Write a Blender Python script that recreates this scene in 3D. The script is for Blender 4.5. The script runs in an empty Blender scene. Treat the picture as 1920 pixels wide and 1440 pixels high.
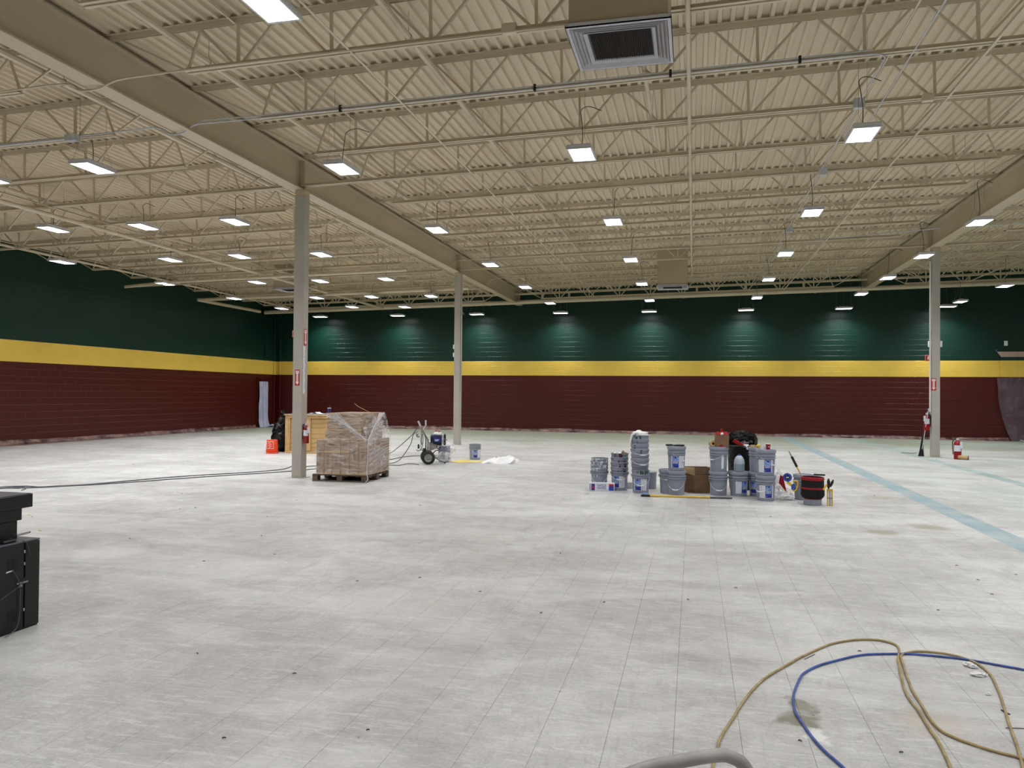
import bpy, bmesh, math, random
from mathutils import Vector, Matrix
R = math.radians
rnd = random.Random(7)
sc = bpy.context.scene
COL = sc.collection

# ------------------------------------------------------------------ camera
CR = Vector((0.97299899, 0.23063594, 0.0089457))
CU = Vector((-0.00566614, -0.01487807, 0.99987326))
CF = Vector((-0.23073981, 0.97292636, 0.01316953))
FPX = 1436.9
CAM = Vector((0, 0, 1.57))
cd = bpy.data.cameras.new('camera'); cam = bpy.data.objects.new('camera', cd); COL.objects.link(cam)
cd.sensor_width = 36; cd.lens = 36 * FPX / 1920; cd.clip_end = 200; cd.clip_start = .05
cam.matrix_world = Matrix(((CR.x, CU.x, -CF.x, CAM.x), (CR.y, CU.y, -CF.y, CAM.y), (CR.z, CU.z, -CF.z, CAM.z), (0, 0, 0, 1)))
sc.camera = cam
# ------------------------------------------------------------------ world, exposure
w = bpy.data.worlds.new('world'); sc.world = w; w.use_nodes = True
w.node_tree.nodes['Background'].inputs[0].default_value = (0, 0, 0, 1)
sc.view_settings.view_transform = 'Standard'; sc.view_settings.look = 'None'
sc.view_settings.exposure = 0.0; sc.view_settings.gamma = 1; sc.view_settings.use_curve_mapping = False
sc.cycles.max_bounces = 6; sc.cycles.diffuse_bounces = 4; sc.cycles.glossy_bounces = 2; sc.cycles.transparent_max_bounces = 12
sc.cycles.adaptive_threshold = .02; sc.cycles.caustics_reflective = False; sc.cycles.caustics_refractive = False; sc.cycles.sample_clamp_indirect = 6
LAMP_W = 45.5          # each high-bay lamp
LAMP_COL = (0.97, 0.985, 1.0)
GLOW = 14.0            # the lit diffuser


def ray(x, y):
    return CF + CR * ((x - 960) / FPX) - CU * ((y - 720) / FPX)


def G(x, y, z=0.0):
    "floor (or height z) point seen at a photo pixel"
    d = ray(x, y); return CAM + d * ((z - CAM.z) / d.z)


def atY(x, y, Y):
    d = ray(x, y); return CAM + d * (Y / d.y)


def atX(x, y, X):
    d = ray(x, y); return CAM + d * (X / d.x)


# ------------------------------------------------------------------ materials
def new_mat(name):
    m = bpy.data.materials.new(name); m.use_nodes = True
    nt = m.node_tree; b = nt.nodes['Principled BSDF']
    return m, nt, b


def lin(c):
    return tuple(((v / 255) / 12.92 if v / 255 < .04045 else ((v / 255 + .055) / 1.055) ** 2.4) for v in c)


def mat(name, c, rough=.5, metal=0, var=.12, scale=8, bump=0, spec=.5, bscale=None, alpha=1, emit=0, trans=0, tex='Object', lo=None):
    "procedural: base colour broken up by noise, optional bump"
    m, nt, b = new_mat(name)
    L = nt.links.new
    tc = nt.nodes.new('ShaderNodeTexCoord'); nz = nt.nodes.new('ShaderNodeTexNoise'); nz.inputs['Scale'].default_value = scale
    nz.inputs['Detail'].default_value = 5
    L(tc.outputs[tex], nz.inputs['Vector'])
    cr = nt.nodes.new('ShaderNodeValToRGB'); L(nz.outputs['Fac'], cr.inputs['Fac'])
    c = lin(c)
    lo = lin(lo) if lo else tuple(v * (1 - var) for v in c)
    hi = tuple(min(1, v * (1 + var)) for v in c)
    cr.color_ramp.elements[0].position = .35; cr.color_ramp.elements[1].position = .65
    cr.color_ramp.elements[0].color = (*lo, 1); cr.color_ramp.elements[1].color = (*hi, 1)
    L(cr.outputs['Color'], b.inputs['Base Color'])
    b.inputs['Roughness'].default_value = rough; b.inputs['Metallic'].default_value = metal
    b.inputs['Specular IOR Level'].default_value = spec
    if alpha < 1: b.inputs['Alpha'].default_value = alpha
    if trans: b.inputs['Transmission Weight'].default_value = trans
    if emit:
        b.inputs['Emission Color'].default_value = (1, 1, 1, 1); b.inputs['Emission Strength'].default_value = emit
    if bump:
        n2 = nt.nodes.new('ShaderNodeTexNoise'); n2.inputs['Scale'].default_value = bscale or scale * 3; n2.inputs['Detail'].default_value = 4
        L(tc.outputs[tex], n2.inputs['Vector'])
        bp = nt.nodes.new('ShaderNodeBump'); bp.inputs['Strength'].default_value = bump; bp.inputs['Distance'].default_value = .02
        L(n2.outputs['Fac'], bp.inputs['Height']); L(bp.outputs['Normal'], b.inputs['Normal'])
    return m


def film(name, tint=(.85, .86, .9), a0=.06, a1=.75, scale=9, stretch=(1, 1, 6), rough=.25):
    "thin crinkled plastic film: mostly clear, milky and shiny along its folds"
    m, nt, b = new_mat(name); L = nt.links.new
    tc = nt.nodes.new('ShaderNodeTexCoord'); mp = nt.nodes.new('ShaderNodeMapping'); mp.inputs['Scale'].default_value = stretch
    L(tc.outputs['Object'], mp.inputs['Vector'])
    nz = nt.nodes.new('ShaderNodeTexNoise'); nz.inputs['Scale'].default_value = scale; nz.inputs['Detail'].default_value = 6; nz.inputs['Distortion'].default_value = 1.2
    L(mp.outputs['Vector'], nz.inputs['Vector'])
    cr = nt.nodes.new('ShaderNodeValToRGB'); cr.color_ramp.elements[0].position = .45; cr.color_ramp.elements[1].position = .72
    cr.color_ramp.elements[0].color = (a0,) * 3 + (1,); cr.color_ramp.elements[1].color = (a1,) * 3 + (1,)
    L(nz.outputs['Fac'], cr.inputs['Fac']); L(cr.outputs['Color'], b.inputs['Alpha'])
    b.inputs['Base Color'].default_value = (*tint, 1); b.inputs['Roughness'].default_value = rough
    bp = nt.nodes.new('ShaderNodeBump'); bp.inputs['Strength'].default_value = .6; bp.inputs['Distance'].default_value = .02
    L(nz.outputs['Fac'], bp.inputs['Height']); L(bp.outputs['Normal'], b.inputs['Normal'])
    return m


M = {}
M['cream'] = mat('cream_steel_paint', (205, 193, 166), .45, var=.05, scale=1.5, tex='Object')
M['beam'] = mat('cream_girder_paint', (196, 183, 156), .4, var=.04, scale=1.2)
M['pipe'] = mat('cream_pipe_paint', (206, 194, 168), .38, var=.05, scale=2)
M['galv'] = mat('galvanised_steel', (196, 200, 206), .35, .1, var=.1, scale=20)
M['column'] = mat('grey_column_paint', (178, 173, 165), .45, var=.05, scale=2, bump=.03)
M['columncap'] = mat('cream_column_cap', (190, 176, 148), .45, var=.05)
M['bucket'] = mat('grey_pail_plastic', (138, 144, 160), .42, var=.05, scale=6)
M['bucketin'] = mat('pail_inside_green', (18, 52, 44), .35, var=.3)
M['white'] = mat('white_plastic', (228, 230, 232), .4, var=.03)
M['label'] = mat('white_paper_label', (222, 226, 236), .5, var=.05, scale=60)
M['blue'] = mat('blue_label_print', (36, 66, 158), .4, var=.25, scale=12)
M['darkblue'] = mat('dark_blue_print', (22, 30, 140), .4, var=.2, scale=12)
M['lightblue'] = mat('light_blue_print', (120, 150, 205), .4, var=.2, scale=12)
M['black'] = mat('black_plastic', (16, 16, 18), .4, var=.3, scale=10)
M['blackmetal'] = mat('black_painted_metal', (11, 11, 12), .42, var=.2, scale=4, bump=.04)
M['blacktop'] = mat('black_top_panel', (92, 95, 106), .3, var=.12, scale=4)
M['bag'] = mat('black_bin_bag', (5, 5, 7), .26, var=.5, scale=9, bump=.9, bscale=14, spec=.35)
M['redfabric'] = mat('red_fabric', (142, 22, 30), .85, var=.12, scale=20)
M['blackfabric'] = mat('black_fabric', (10, 10, 11), .9, var=.3, scale=20)
M['steel'] = mat('worn_steel', (150, 150, 148), .35, .6, var=.25, scale=14)
M['wood'] = mat('pine_stud_wood', (196, 162, 112), .6, var=.15, scale=7, bump=.05)
M['palletwood'] = mat('weathered_pallet_wood', (92, 78, 66), .8, var=.3, scale=12, bump=.2)
M['card'] = mat('kraft_cardboard', (158, 134, 112), .75, var=.07, scale=7, bump=.03)
M['card2'] = mat('brown_box_cardboard', (126, 98, 72), .8, var=.07, scale=7, bump=.03)
M['cardtape'] = mat('carton_tape', (186, 158, 116), .35, var=.05)
M['ink'] = mat('dark_box_print', (70, 58, 50), .7, var=.2)
M['red'] = mat('red_enamel', (150, 16, 26), .28, var=.08)
M['signred'] = mat('sign_red', (186, 22, 32), .35, var=.05)
M['signwhite'] = mat('sign_white', (236, 232, 228), .4, var=.03)
M['orange'] = mat('orange_pail_plastic', (226, 64, 24), .4, var=.06)
M['maroon'] = mat('maroon_paint_drips', (78, 18, 24), .35, var=.15)
M['greenpaint'] = mat('green_paint_drips', (20, 84, 64), .35, var=.15)
M['whitepaint'] = mat('white_paint_drips', (226, 228, 230), .4, var=.04)
M['hose'] = mat('grey_rubber_hose', (84, 84, 92), .5, var=.15)
M['tan'] = mat('tan_air_hose', (160, 140, 98), .45, var=.22, scale=14)
M['bluehose'] = mat('blue_air_hose', (54, 82, 156), .4, var=.3, scale=26)
M['darkhose'] = mat('dark_blue_hose_end', (54, 58, 76), .45, var=.2)
M['yellow'] = mat('yellow_plastic', (222, 184, 40), .4, var=.12)
M['yellowcloth'] = mat('yellow_paint_spill', (226, 202, 104), .5, var=.2, scale=4)
M['cloth'] = mat('white_drop_cloth', (226, 226, 228), .8, var=.05, scale=5, bump=.4, bscale=12)
M['rag'] = mat('stained_rag', (150, 116, 96), .85, var=.4, scale=18)
M['rubber'] = mat('black_tyre_rubber', (34, 34, 34), .7, var=.2, scale=20)
M['motorblue'] = mat('blue_sprayer_shroud', (40, 52, 100), .32, var=.15)
M['khaki'] = mat('tan_cloth_roll', (190, 160, 112), .8, var=.12)
M['jug'] = mat('translucent_jug_plastic', (176, 188, 200), .35, var=.05)
M['jugwater'] = mat('jug_liquid_part', (140, 156, 168), .3, var=.04)
M['film'] = film('stretch_wrap_film', (.86, .85, .86), .04, .5, 4, (1.2, 1.2, 5), .2)
M['filmmilky'] = film('milky_wrap_web', (.84, .83, .85), .12, .8, 6, (1.5, 1.5, 5), .25)
M['filmstrand'] = mat('gathered_wrap_strand', (226, 222, 222), .3, var=.1, scale=30, alpha=.7)
M['bagfilm'] = film('clear_plastic_bag', (.93, .93, .95), .25, .85, 12, (1, 1, 1), .25)
M['doorfilm'] = mat('milky_masking_plastic', (178, 182, 206), .35, var=.12, scale=3, bump=.35, bscale=5)
M['darkfilm'] = film('masking_film_grey', (.16, .12, .15), .5, .85, 3, (1, 1, .6), .35)
M['baseplastic'] = mat('oversprayed_masking_film', (128, 98, 94), .35, var=.2, scale=4, bump=.8, bscale=30, lo=(52, 18, 18))
M['basepaper'] = mat('masking_paper_edge', (178, 168, 154), .7, var=.1, scale=6)
M['maskpaper'] = mat('brown_masking_paper', (178, 156, 140), .7, var=.06)
M['tape'] = mat('blue_painters_tape', (40, 110, 180), .5, var=.1)
M['duct'] = mat('cream_duct_paint', (176, 162, 134), .45, var=.05, scale=1.2)
M['grille'] = mat('white_diffuser_metal', (190, 190, 196), .4, var=.05)
M['eggcrate'] = mat('brown_return_grille', (44, 34, 28), .7, var=.2)
M['lampbody'] = mat('white_lamp_housing', (205, 205, 210), .4, var=.03)
M['cord'] = mat('grey_lamp_cord', (92, 82, 74), .5, var=.1)
M['wire'] = mat('thin_steel_wire', (130, 122, 108), .4, .3, var=.1)
M['debris'] = mat('dark_floor_scrap', (62, 58, 56), .7, var=.4, scale=40)
M['glassgauge'] = mat('gauge_face', (210, 214, 210), .2, var=.05)
M['paper'] = mat('white_paper_sheet', (214, 218, 232), .6, var=.05)
M['purple'] = mat('violet_table_cover', (96, 92, 120), .55, var=.12)
m_, nt_, b_ = new_mat('lit_diffuser')
b_.inputs['Base Color'].default_value = (1, 1, 1, 1); b_.inputs['Emission Color'].default_value = (1, 1, 1, 1); b_.inputs['Emission Strength'].default_value = GLOW
M['glow'] = m_


def ply_mat():
    m, nt, b = new_mat('plywood_face'); L = nt.links.new
    tc = nt.nodes.new('ShaderNodeTexCoord'); mp = nt.nodes.new('ShaderNodeMapping'); mp.inputs['Scale'].default_value = (.7, 1, 2.2)
    L(tc.outputs['Object'], mp.inputs['Vector'])
    wv = nt.nodes.new('ShaderNodeTexWave'); wv.bands_direction = 'Z'; wv.inputs['Scale'].default_value = 1.1; wv.inputs['Distortion'].default_value = 6; wv.inputs['Detail'].default_value = 3
    L(mp.outputs['Vector'], wv.inputs['Vector'])
    cr = nt.nodes.new('ShaderNodeValToRGB'); L(wv.outputs['Fac'], cr.inputs['Fac'])
    cr.color_ramp.elements[0].color = (*lin((172, 137, 88)), 1); cr.color_ramp.elements[1].color = (*lin((192, 158, 106)), 1); cr.color_ramp.elements[1].position = .3
    L(cr.outputs['Color'], b.inputs['Base Color']); b.inputs['Roughness'].default_value = .6
    return m


M['ply'] = ply_mat()
H1, H2 = 2.3617, 2.9717
YB, XL, XR, YF = 31.76, -18.693, 19.6, -9.0


def wall_mat():
    "block wall paint: maroon below, a yellow band, dark green above"
    m, nt, b = new_mat('painted_block_bands'); L = nt.links.new
    geo = nt.nodes.new('ShaderNodeNewGeometry'); sp = nt.nodes.new('ShaderNodeSeparateXYZ'); L(geo.outputs['Position'], sp.inputs[0])
    nz = nt.nodes.new('ShaderNodeTexNoise'); nz.inputs['Scale'].default_value = 1.6; nz.inputs['Detail'].default_value = 6; L(geo.outputs['Position'], nz.inputs['Vector'])

    def gt(v):
        n = nt.nodes.new('ShaderNodeMath'); n.operation = 'GREATER_THAN'; n.inputs[1].default_value = v; L(sp.outputs['Z'], n.inputs[0]); return n.outputs[0]

    def mix(f, a, c):
        n = nt.nodes.new('ShaderNodeMixRGB'); L(f, n.inputs[0])
        for k, v in ((1, a), (2, c)):
            if isinstance(v, tuple): n.inputs[k].default_value = (*v, 1)
            else: L(v, n.inputs[k])
        return n.outputs[0]
    c = mix(gt(H1), lin((72, 17, 13)), lin((226, 192, 84)))
    c = mix(gt(H2), c, lin((10, 48, 38)))
    mm = nt.nodes.new('ShaderNodeMixRGB'); mm.blend_type = 'MULTIPLY'; mm.inputs[0].default_value = .35
    cr = nt.nodes.new('ShaderNodeValToRGB'); cr.color_ramp.elements[0].color = (.75, .75, .75, 1); cr.color_ramp.elements[0].position = .3; cr.color_ramp.elements[1].position = .7
    L(nz.outputs['Fac'], cr.inputs[0]); L(c, mm.inputs[1]); L(cr.outputs[0], mm.inputs[2]); L(mm.outputs[0], b.inputs['Base Color'])
    b.inputs['Roughness'].default_value = .38; b.inputs['Specular IOR Level'].default_value = .42
    n2 = nt.nodes.new('ShaderNodeTexNoise'); n2.inputs['Scale'].default_value = 14; n2.inputs['Detail'].default_value = 5; L(geo.outputs['Position'], n2.inputs['Vector'])
    bp = nt.nodes.new('ShaderNodeBump'); bp.inputs['Strength'].default_value = .35; bp.inputs['Distance'].default_value = .01
    L(n2.outputs['Fac'], bp.inputs['Height']); L(bp.outputs['Normal'], b.inputs['Normal'])
    return m


M['wall'] = wall_mat()


def floor_mat():
    "old white floor tiles: scuffs, tile-to-tile tone, two pale blue tile rows, greenish overspray by the walls, local stains"
    m, nt, b = new_mat('old_white_floor_tile'); L = nt.links.new; N = nt.nodes.new
    geo = N('ShaderNodeNewGeometry'); pos = geo.outputs['Position']
    sp = N('ShaderNodeSeparateXYZ'); L(pos, sp.inputs[0])

    def val(op, a, c=None, clamp=False):
        n = N('ShaderNodeMath'); n.operation = op; n.use_clamp = clamp
        for k, v in ((0, a), (1, c)):
            if v is None: continue
            if isinstance(v, (int, float)): n.inputs[k].default_value = v
            else: L(v, n.inputs[k])
        return n.outputs[0]

    def noise(scale, detail=6, vec=None, dist=0, sv=None):
        n = N('ShaderNodeTexNoise'); n.inputs['Scale'].default_value = scale; n.inputs['Detail'].default_value = detail; n.inputs['Distortion'].default_value = dist
        if sv:
            mp = N('ShaderNodeMapping'); mp.inputs['Scale'].default_value = sv[:3]
            if len(sv) > 3: mp.inputs['Rotation'].default_value = (0, 0, sv[3])
            L(pos, mp.inputs['Vector']); L(mp.outputs['Vector'], n.inputs['Vector'])
        else: L(pos, n.inputs['Vector'])
        return n.outputs['Fac']

    def ramp(f, p0, p1, c0=(0, 0, 0), c1=(1, 1, 1)):
        n = N('ShaderNodeValToRGB'); n.color_ramp.elements[0].position = p0; n.color_ramp.elements[1].position = p1
        n.color_ramp.elements[0].color = (*c0, 1); n.color_ramp.elements[1].color = (*c1, 1); L(f, n.inputs[0]); return n.outputs[0]

    def mix(f, a, c, mode='MIX'):
        n = N('ShaderNodeMixRGB'); n.blend_type = mode
        if isinstance(f, float): n.inputs[0].default_value = f
        else: L(f, n.inputs[0])
        for k, v in ((1, a), (2, c)):
            if isinstance(v, tuple): n.inputs[k].default_value = (*v, 1)
            else: L(v, n.inputs[k])
        return n.outputs[0]
    base = ramp(noise(.5, 9, dist=.8), .3, .7, lin((180, 179, 179)), lin((212, 212, 212)))
    base = mix(.75, base, ramp(noise(3.1, 12, dist=1.6), .32, .66, (.76, .755, .755), (1, 1, 1)), 'MULTIPLY')
    base = mix(.7, base, ramp(noise(17, 14, dist=2.4, sv=(1, 1.4, 1, .35)), .34, .64, (.74, .735, .73), (1, 1, 1)), 'MULTIPLY')
    # scuffs: thin pale and dark marks in two slanting directions
    s1 = ramp(noise(9, 10, sv=(.5, 3.2, 1, .5), dist=1.2), .56, .64)
    s2 = ramp(noise(8, 10, sv=(3.4, .5, 1, .7), dist=1.4), .57, .66)
    base = mix(val('MULTIPLY', s1, .34), base, lin((222, 222, 221)))
    base = mix(val('MULTIPLY', s2, .3), base, lin((156, 155, 154)))
    fine = ramp(noise(44, 12, sv=(1, 2.0, 1, -.3), dist=2.5), .56, .66)
    base = mix(val('MULTIPLY', fine, .42), base, lin((146, 144, 144)))
    sw = ramp(noise(.35, 6, dist=3.0, sv=(.6, 1.6, 1, .2)), .5, .6)
    base = mix(val('MULTIPLY', sw, .25), base, lin((226, 226, 224)))
    # tone of each tile
    tx = val('FLOOR', val('MULTIPLY', val('ADD', sp.outputs['X'], 30.0 + .08), 1 / .3)); ty = val('FLOOR', val('MULTIPLY', val('ADD', sp.outputs['Y'], .0), 1 / .3))
    cb = N('ShaderNodeCombineXYZ'); L(tx, cb.inputs[0]); L(ty, cb.inputs[1])
    wn = N('ShaderNodeTexWhiteNoise'); L(cb.outputs[0], wn.inputs['Vector'])
    base = mix(.55, base, ramp(wn.outputs['Value'], .0, 1., (.93, .93, .93), (1, 1, 1)), 'MULTIPLY')
    # greenish tiles towards the back wall
    gy = val('MULTIPLY', val('SUBTRACT', val('ADD', sp.outputs['Y'], val('MULTIPLY', noise(.35, 4), 9.0)), 26.0), .14, True)
    base = mix(val('MULTIPLY', gy, .8), base, lin((128, 136, 112)))
    # pale blue rows
    for x0, x1, cc, k in ((3.28, 3.6, (128, 158, 168), .85), (5.72, 6.0, (128, 156, 158), .75)):
        mk = val('MULTIPLY', val('GREATER_THAN', sp.outputs['X'], x0), val('LESS_THAN', sp.outputs['X'], x1))
        mk = val('MULTIPLY', mk, val('MULTIPLY', ramp(noise(1.4, 6), .2, .55), k))
        base = mix(mk, base, lin(cc))
    # pale green-blue blush between the rows, where old covering was
    bl = val('MULTIPLY', val('MULTIPLY', val('SUBTRACT', sp.outputs['X'], 3.6), 1.2, True), ramp(noise(.5, 5), .42, .62))
    base = mix(val('MULTIPLY', bl, .3), base, lin((176, 204, 198)))
    # local stains
    wob = N('ShaderNodeTexNoise'); wob.inputs['Scale'].default_value = 7; wob.inputs['Detail'].default_value = 6; L(pos, wob.inputs['Vector'])
    wv = N('ShaderNodeVectorMath'); wv.operation = 'MULTIPLY_ADD'; L(wob.outputs['Color'], wv.inputs[0]); wv.inputs[1].default_value = (.35, .35, 0); L(pos, wv.inputs[2])
    for (px, py), rad, cc, k in (((1508, 1352), .13, (120, 116, 102), .9), ((1535, 1378), .08, (228, 228, 226), .7), ((1500, 1322), .09, (128, 124, 110), .85), ((1655, 998), .22, (150, 146, 134), .8),
                                 ((1738, 988), .26, (150, 146, 134), .8), ((1650, 932), .3, (160, 156, 142), .7), ((1745, 1358), .2, (178, 168, 156), .5), ((200, 1035), .4, (212, 212, 210), .5)):
        g = G(px, py)
        d = N('ShaderNodeVectorMath'); d.operation = 'DISTANCE'; L(wv.outputs[0], d.inputs[0]); d.inputs[1].default_value = (g.x + .175, g.y + .175, 0)
        base = mix(val('MULTIPLY', ramp(d.outputs['Value'], rad * .55, rad * 1.05, (1, 1, 1), (0, 0, 0)), k), base, lin(cc))
    # dark specks
    vo = N('ShaderNodeTexVoronoi'); vo.inputs['Scale'].default_value = 2.3; L(pos, vo.inputs['Vector'])
    base = mix(val('MULTIPLY', ramp(vo.outputs['Distance'], .012, .02, (1, 1, 1), (0, 0, 0)), .7), base, lin((70, 68, 68)))
    L(base, b.inputs['Base Color'])
    L(ramp(noise(5, 8), .3, .7, (.34,) * 3, (.52,) * 3), b.inputs['Roughness'])
    b.inputs['Specular IOR Level'].default_value = .45
    bp = N('ShaderNodeBump'); bp.inputs['Strength'].default_value = .12; bp.inputs['Distance'].default_value = .004
    L(noise(30, 8), bp.inputs['Height']); L(bp.outputs['Normal'], b.inputs['Normal'])
    return m


M['floor'] = floor_mat()
M['joint'] = mat('dark_tile_joint', (140, 138, 136), .8, var=.2, tex='Object')
M['deck'] = mat('cream_roof_deck_paint', (213, 199, 171), .5, var=.04, scale=.6)


# ------------------------------------------------------------------ mesh helpers
class MB:
    def __init__(s): s.v = []; s.f = []

    def add(s, vs, fs):
        n = len(s.v); s.v += [tuple(v) for v in vs]; s.f += [tuple(i + n for i in f) for f in fs]; return s

    def box(s, x0, x1, y0, y1, z0, z1, mtx=None):
        vs = [Vector((x, y, z)) for z in (z0, z1) for y in (y0, y1) for x in (x0, x1)]
        if mtx: vs = [mtx @ v for v in vs]
        return s.add(vs, [(0, 2, 3, 1), (4, 5, 7, 6), (0, 1, 5, 4), (2, 6, 7, 3), (0, 4, 6, 2), (1, 3, 7, 5)])

    def rbox(s, x0, x1, y0, y1, z0, z1, c=.01, mtx=None):
        "box with chamfered edges"
        vs = []; idx = {}
        for ix, x in enumerate((x0, x1)):
            for iy, y in enumerate((y0, y1)):
                for iz, z in enumerate((z0, z1)):
                    sx, sy, sz = (1, -1)[ix], (1, -1)[iy], (1, -1)[iz]
                    for a in range(3):
                        p = Vector((x + sx * c * (a != 0), y + sy * c * (a != 1), z + sz * c * (a != 2)))
                        idx[ix, iy, iz, a] = len(vs); vs.append(mtx @ p if mtx else p)
        fs = []
        q = ((0, 0), (1, 0), (1, 1), (0, 1))
        for d in (0, 1):
            fs.append(tuple(idx[d, a, c_, 0] for a, c_ in q)); fs.append(tuple(idx[a, d, c_, 1] for a, c_ in q)); fs.append(tuple(idx[a, c_, d, 2] for a, c_ in q))
        for a in (0, 1):
            for c_ in (0, 1):
                fs.append((idx[a, c_, 0, 0], idx[a, c_, 0, 1], idx[a, c_, 1, 1], idx[a, c_, 1, 0]))
                fs.append((idx[a, 0, c_, 0], idx[a, 0, c_, 2], idx[a, 1, c_, 2], idx[a, 1, c_, 0]))
                fs.append((idx[0, a, c_, 1], idx[0, a, c_, 2], idx[1, a, c_, 2], idx[1, a, c_, 1]))
        for ix in (0, 1):
            for iy in (0, 1):
                for iz in (0, 1): fs.append(tuple(idx[ix, iy, iz, a] for a in range(3)))
        return s.add(vs, fs)

    def bar(s, a, b, w_=.03, h=.03, up=(0, 0, 1)):
        a, b = Vector(a), Vector(b); d = (b - a).normalized(); up = Vector(up)
        if abs(d.dot(up)) > .98: up = Vector((0, 1, 0))
        x = d.cross(up).normalized() * w_ / 2; y = x.cross(d).normalized() * h / 2
        vs = [p + i * x + j * y for p in (a, b) for i, j in ((-1, -1), (1, -1), (1, 1), (-1, 1))]
        return s.add(vs, [(3, 2, 1, 0), (4, 5, 6, 7), (0, 1, 5, 4), (1, 2, 6, 5), (2, 3, 7, 6), (3, 0, 4, 7)])

    def tube(s, pts, r, n=8, closed=False):
        pts = [Vector(p) for p in pts]; m = len(pts)
        rr = r if isinstance(r, (list, tuple)) else [r] * m
        u = None; vs = []
        for i, p in enumerate(pts):
            a = pts[max(0, i - 1)]; b = pts[min(m - 1, i + 1)]; d = (b - a)
            d = d.normalized() if d.length > 1e-9 else Vector((0, 0, 1))
            if u is None:
                u = d.orthogonal().normalized()
            u = (u - d * u.dot(d)); u = u.normalized() if u.length > 1e-6 else d.orthogonal().normalized()
            v = d.cross(u)
            for k in range(n):
                t = 2 * math.pi * k / n; vs.append(p + (u * math.cos(t) + v * math.sin(t)) * rr[i])
        fs = [(i * n + k, i * n + (k + 1) % n, (i + 1) * n + (k + 1) % n, (i + 1) * n + k) for i in range(m - 1) for k in range(n)]
        fs += [tuple(range(n - 1, -1, -1)), tuple((m - 1) * n + k for k in range(n))]
        return s.add(vs, fs)

    def lathe(s, prof, n=24, mtx=None, a0=0, a1=2 * math.pi):
        full = abs(a1 - a0 - 2 * math.pi) < 1e-6; m = n if full else n + 1
        vs = []
        for r, z in prof:
            for k in range(m):
                t = a0 + (a1 - a0) * k / n; p = Vector((r * math.cos(t), r * math.sin(t), z)); vs.append(mtx @ p if mtx else p)
        fs = []
        for i in range(len(prof) - 1):
            for k in range(n):
                k2 = (k + 1) % m if full else k + 1
                fs.append((i * m + k, i * m + k2, (i + 1) * m + k2, (i + 1) * m + k))
        return s.add(vs, fs)

    def blob(s, c, rx, ry, rz, seed=0, n=14, m=9, amp=.2, flat=True, freq=3.):
        "lumpy closed form"
        from mathutils import noise as nz
        vs = []
        for i in range(m + 1):
            ph = math.pi * i / m
            for k in range(n):
                t = 2 * math.pi * k / n
                d = Vector((math.sin(ph) * math.cos(t), math.sin(ph) * math.sin(t), math.cos(ph)))
                q = 1 + amp * nz.noise(d * freq + Vector((seed * 3.1, seed, 0))) + amp * .5 * nz.noise(d * freq * 2.7 + Vector((seed, 9, 0)))
                p = Vector((d.x * rx, d.y * ry, d.z * rz)) * q + Vector(c)
                if flat and p.z < 0.002: p.z = .002
                vs.append(p)
        fs = [(i * n + k, i * n + (k + 1) % n, (i + 1) * n + (k + 1) % n, (i + 1) * n + k) for i in range(m) for k in range(n)]
        return s.add(vs, [tuple(reversed(f)) for f in fs])

    def prism(s, poly, y0, y1, mtx=None):
        "polygon in x,z extruded along y"
        n = len(poly); vs = [Vector((x, y, z)) for y in (y0, y1) for x, z in poly]
        if mtx: vs = [mtx @ v for v in vs]
        return s.add(vs, [tuple(range(n)), tuple(range(2 * n - 1, n - 1, -1))] + [(i, i + n, (i + 1) % n + n, (i + 1) % n) for i in range(n)])

    def mesh(s, name, m, smooth=False):
        me = bpy.data.meshes.new(name); me.from_pydata(s.v, [], s.f); me.materials.append(m)
        if smooth:
            me.polygons.foreach_set('use_smooth', [True] * len(me.polygons))
            try: me.set_sharp_from_angle(angle=R(40))
            except Exception: pass
        me.update(); return me

    def build(s, name, m, parent=None, smooth=False, loc=None, rot=None):
        return place(name, s.mesh(name, m, smooth), parent, loc, rot)


def place(name, me, parent=None, loc=None, rot=None):
    o = bpy.data.objects.new(name, me); COL.objects.link(o)
    if parent: o.parent = parent
    if loc is not None: o.location = loc
    if rot is not None: o.rotation_euler = rot
    return o


def thing(name, label, cat, loc=(0, 0, 0), rz=0, group=None, rot=None):
    o = bpy.data.objects.new(name, None); COL.objects.link(o); o.empty_display_size = .1
    o.location = loc; o.rotation_euler = rot if rot else (0, 0, rz)
    return tag(o, label, cat, group)


def tag(o, label, cat, group=None):
    o['label'] = label; o['category'] = cat
    if group: o['group'] = group
    return o


def struct(o):
    o['kind'] = 'structure'; return o


def spline(pts, n=6):
    pts = [Vector(p) for p in pts]; out = []
    for i in range(len(pts) - 1):
        p0 = pts[max(0, i - 1)]; p1 = pts[i]; p2 = pts[i + 1]; p3 = pts[min(len(pts) - 1, i + 2)]
        for k in range(n):
            t = k / n
            out.append(.5 * ((2 * p1) + (p2 - p0) * t + (2 * p0 - 5 * p1 + 4 * p2 - p3) * t * t + (3 * p1 - p0 - 3 * p2 + p3) * t ** 3))
    out.append(pts[-1]); return out


def text(s, size, m, parent, loc, rot=(R(90), 0, 0), name='lettering', ext=.0006, align='CENTER', sx=1):
    cu = bpy.data.curves.new(name, 'FONT'); cu.body = s; cu.size = size; cu.extrude = ext; cu.align_x = align; cu.align_y = 'CENTER'
    cu.materials.append(m); o = bpy.data.objects.new(name, cu); COL.objects.link(o); o.parent = parent; o.location = loc; o.rotation_euler = rot
    me = bpy.data.meshes.new_from_object(o); me.transform(Matrix.Diagonal((sx, 1, 1, 1))); bpy.data.objects.remove(o)
    o = place(name, me, parent, loc, rot); return o


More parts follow.
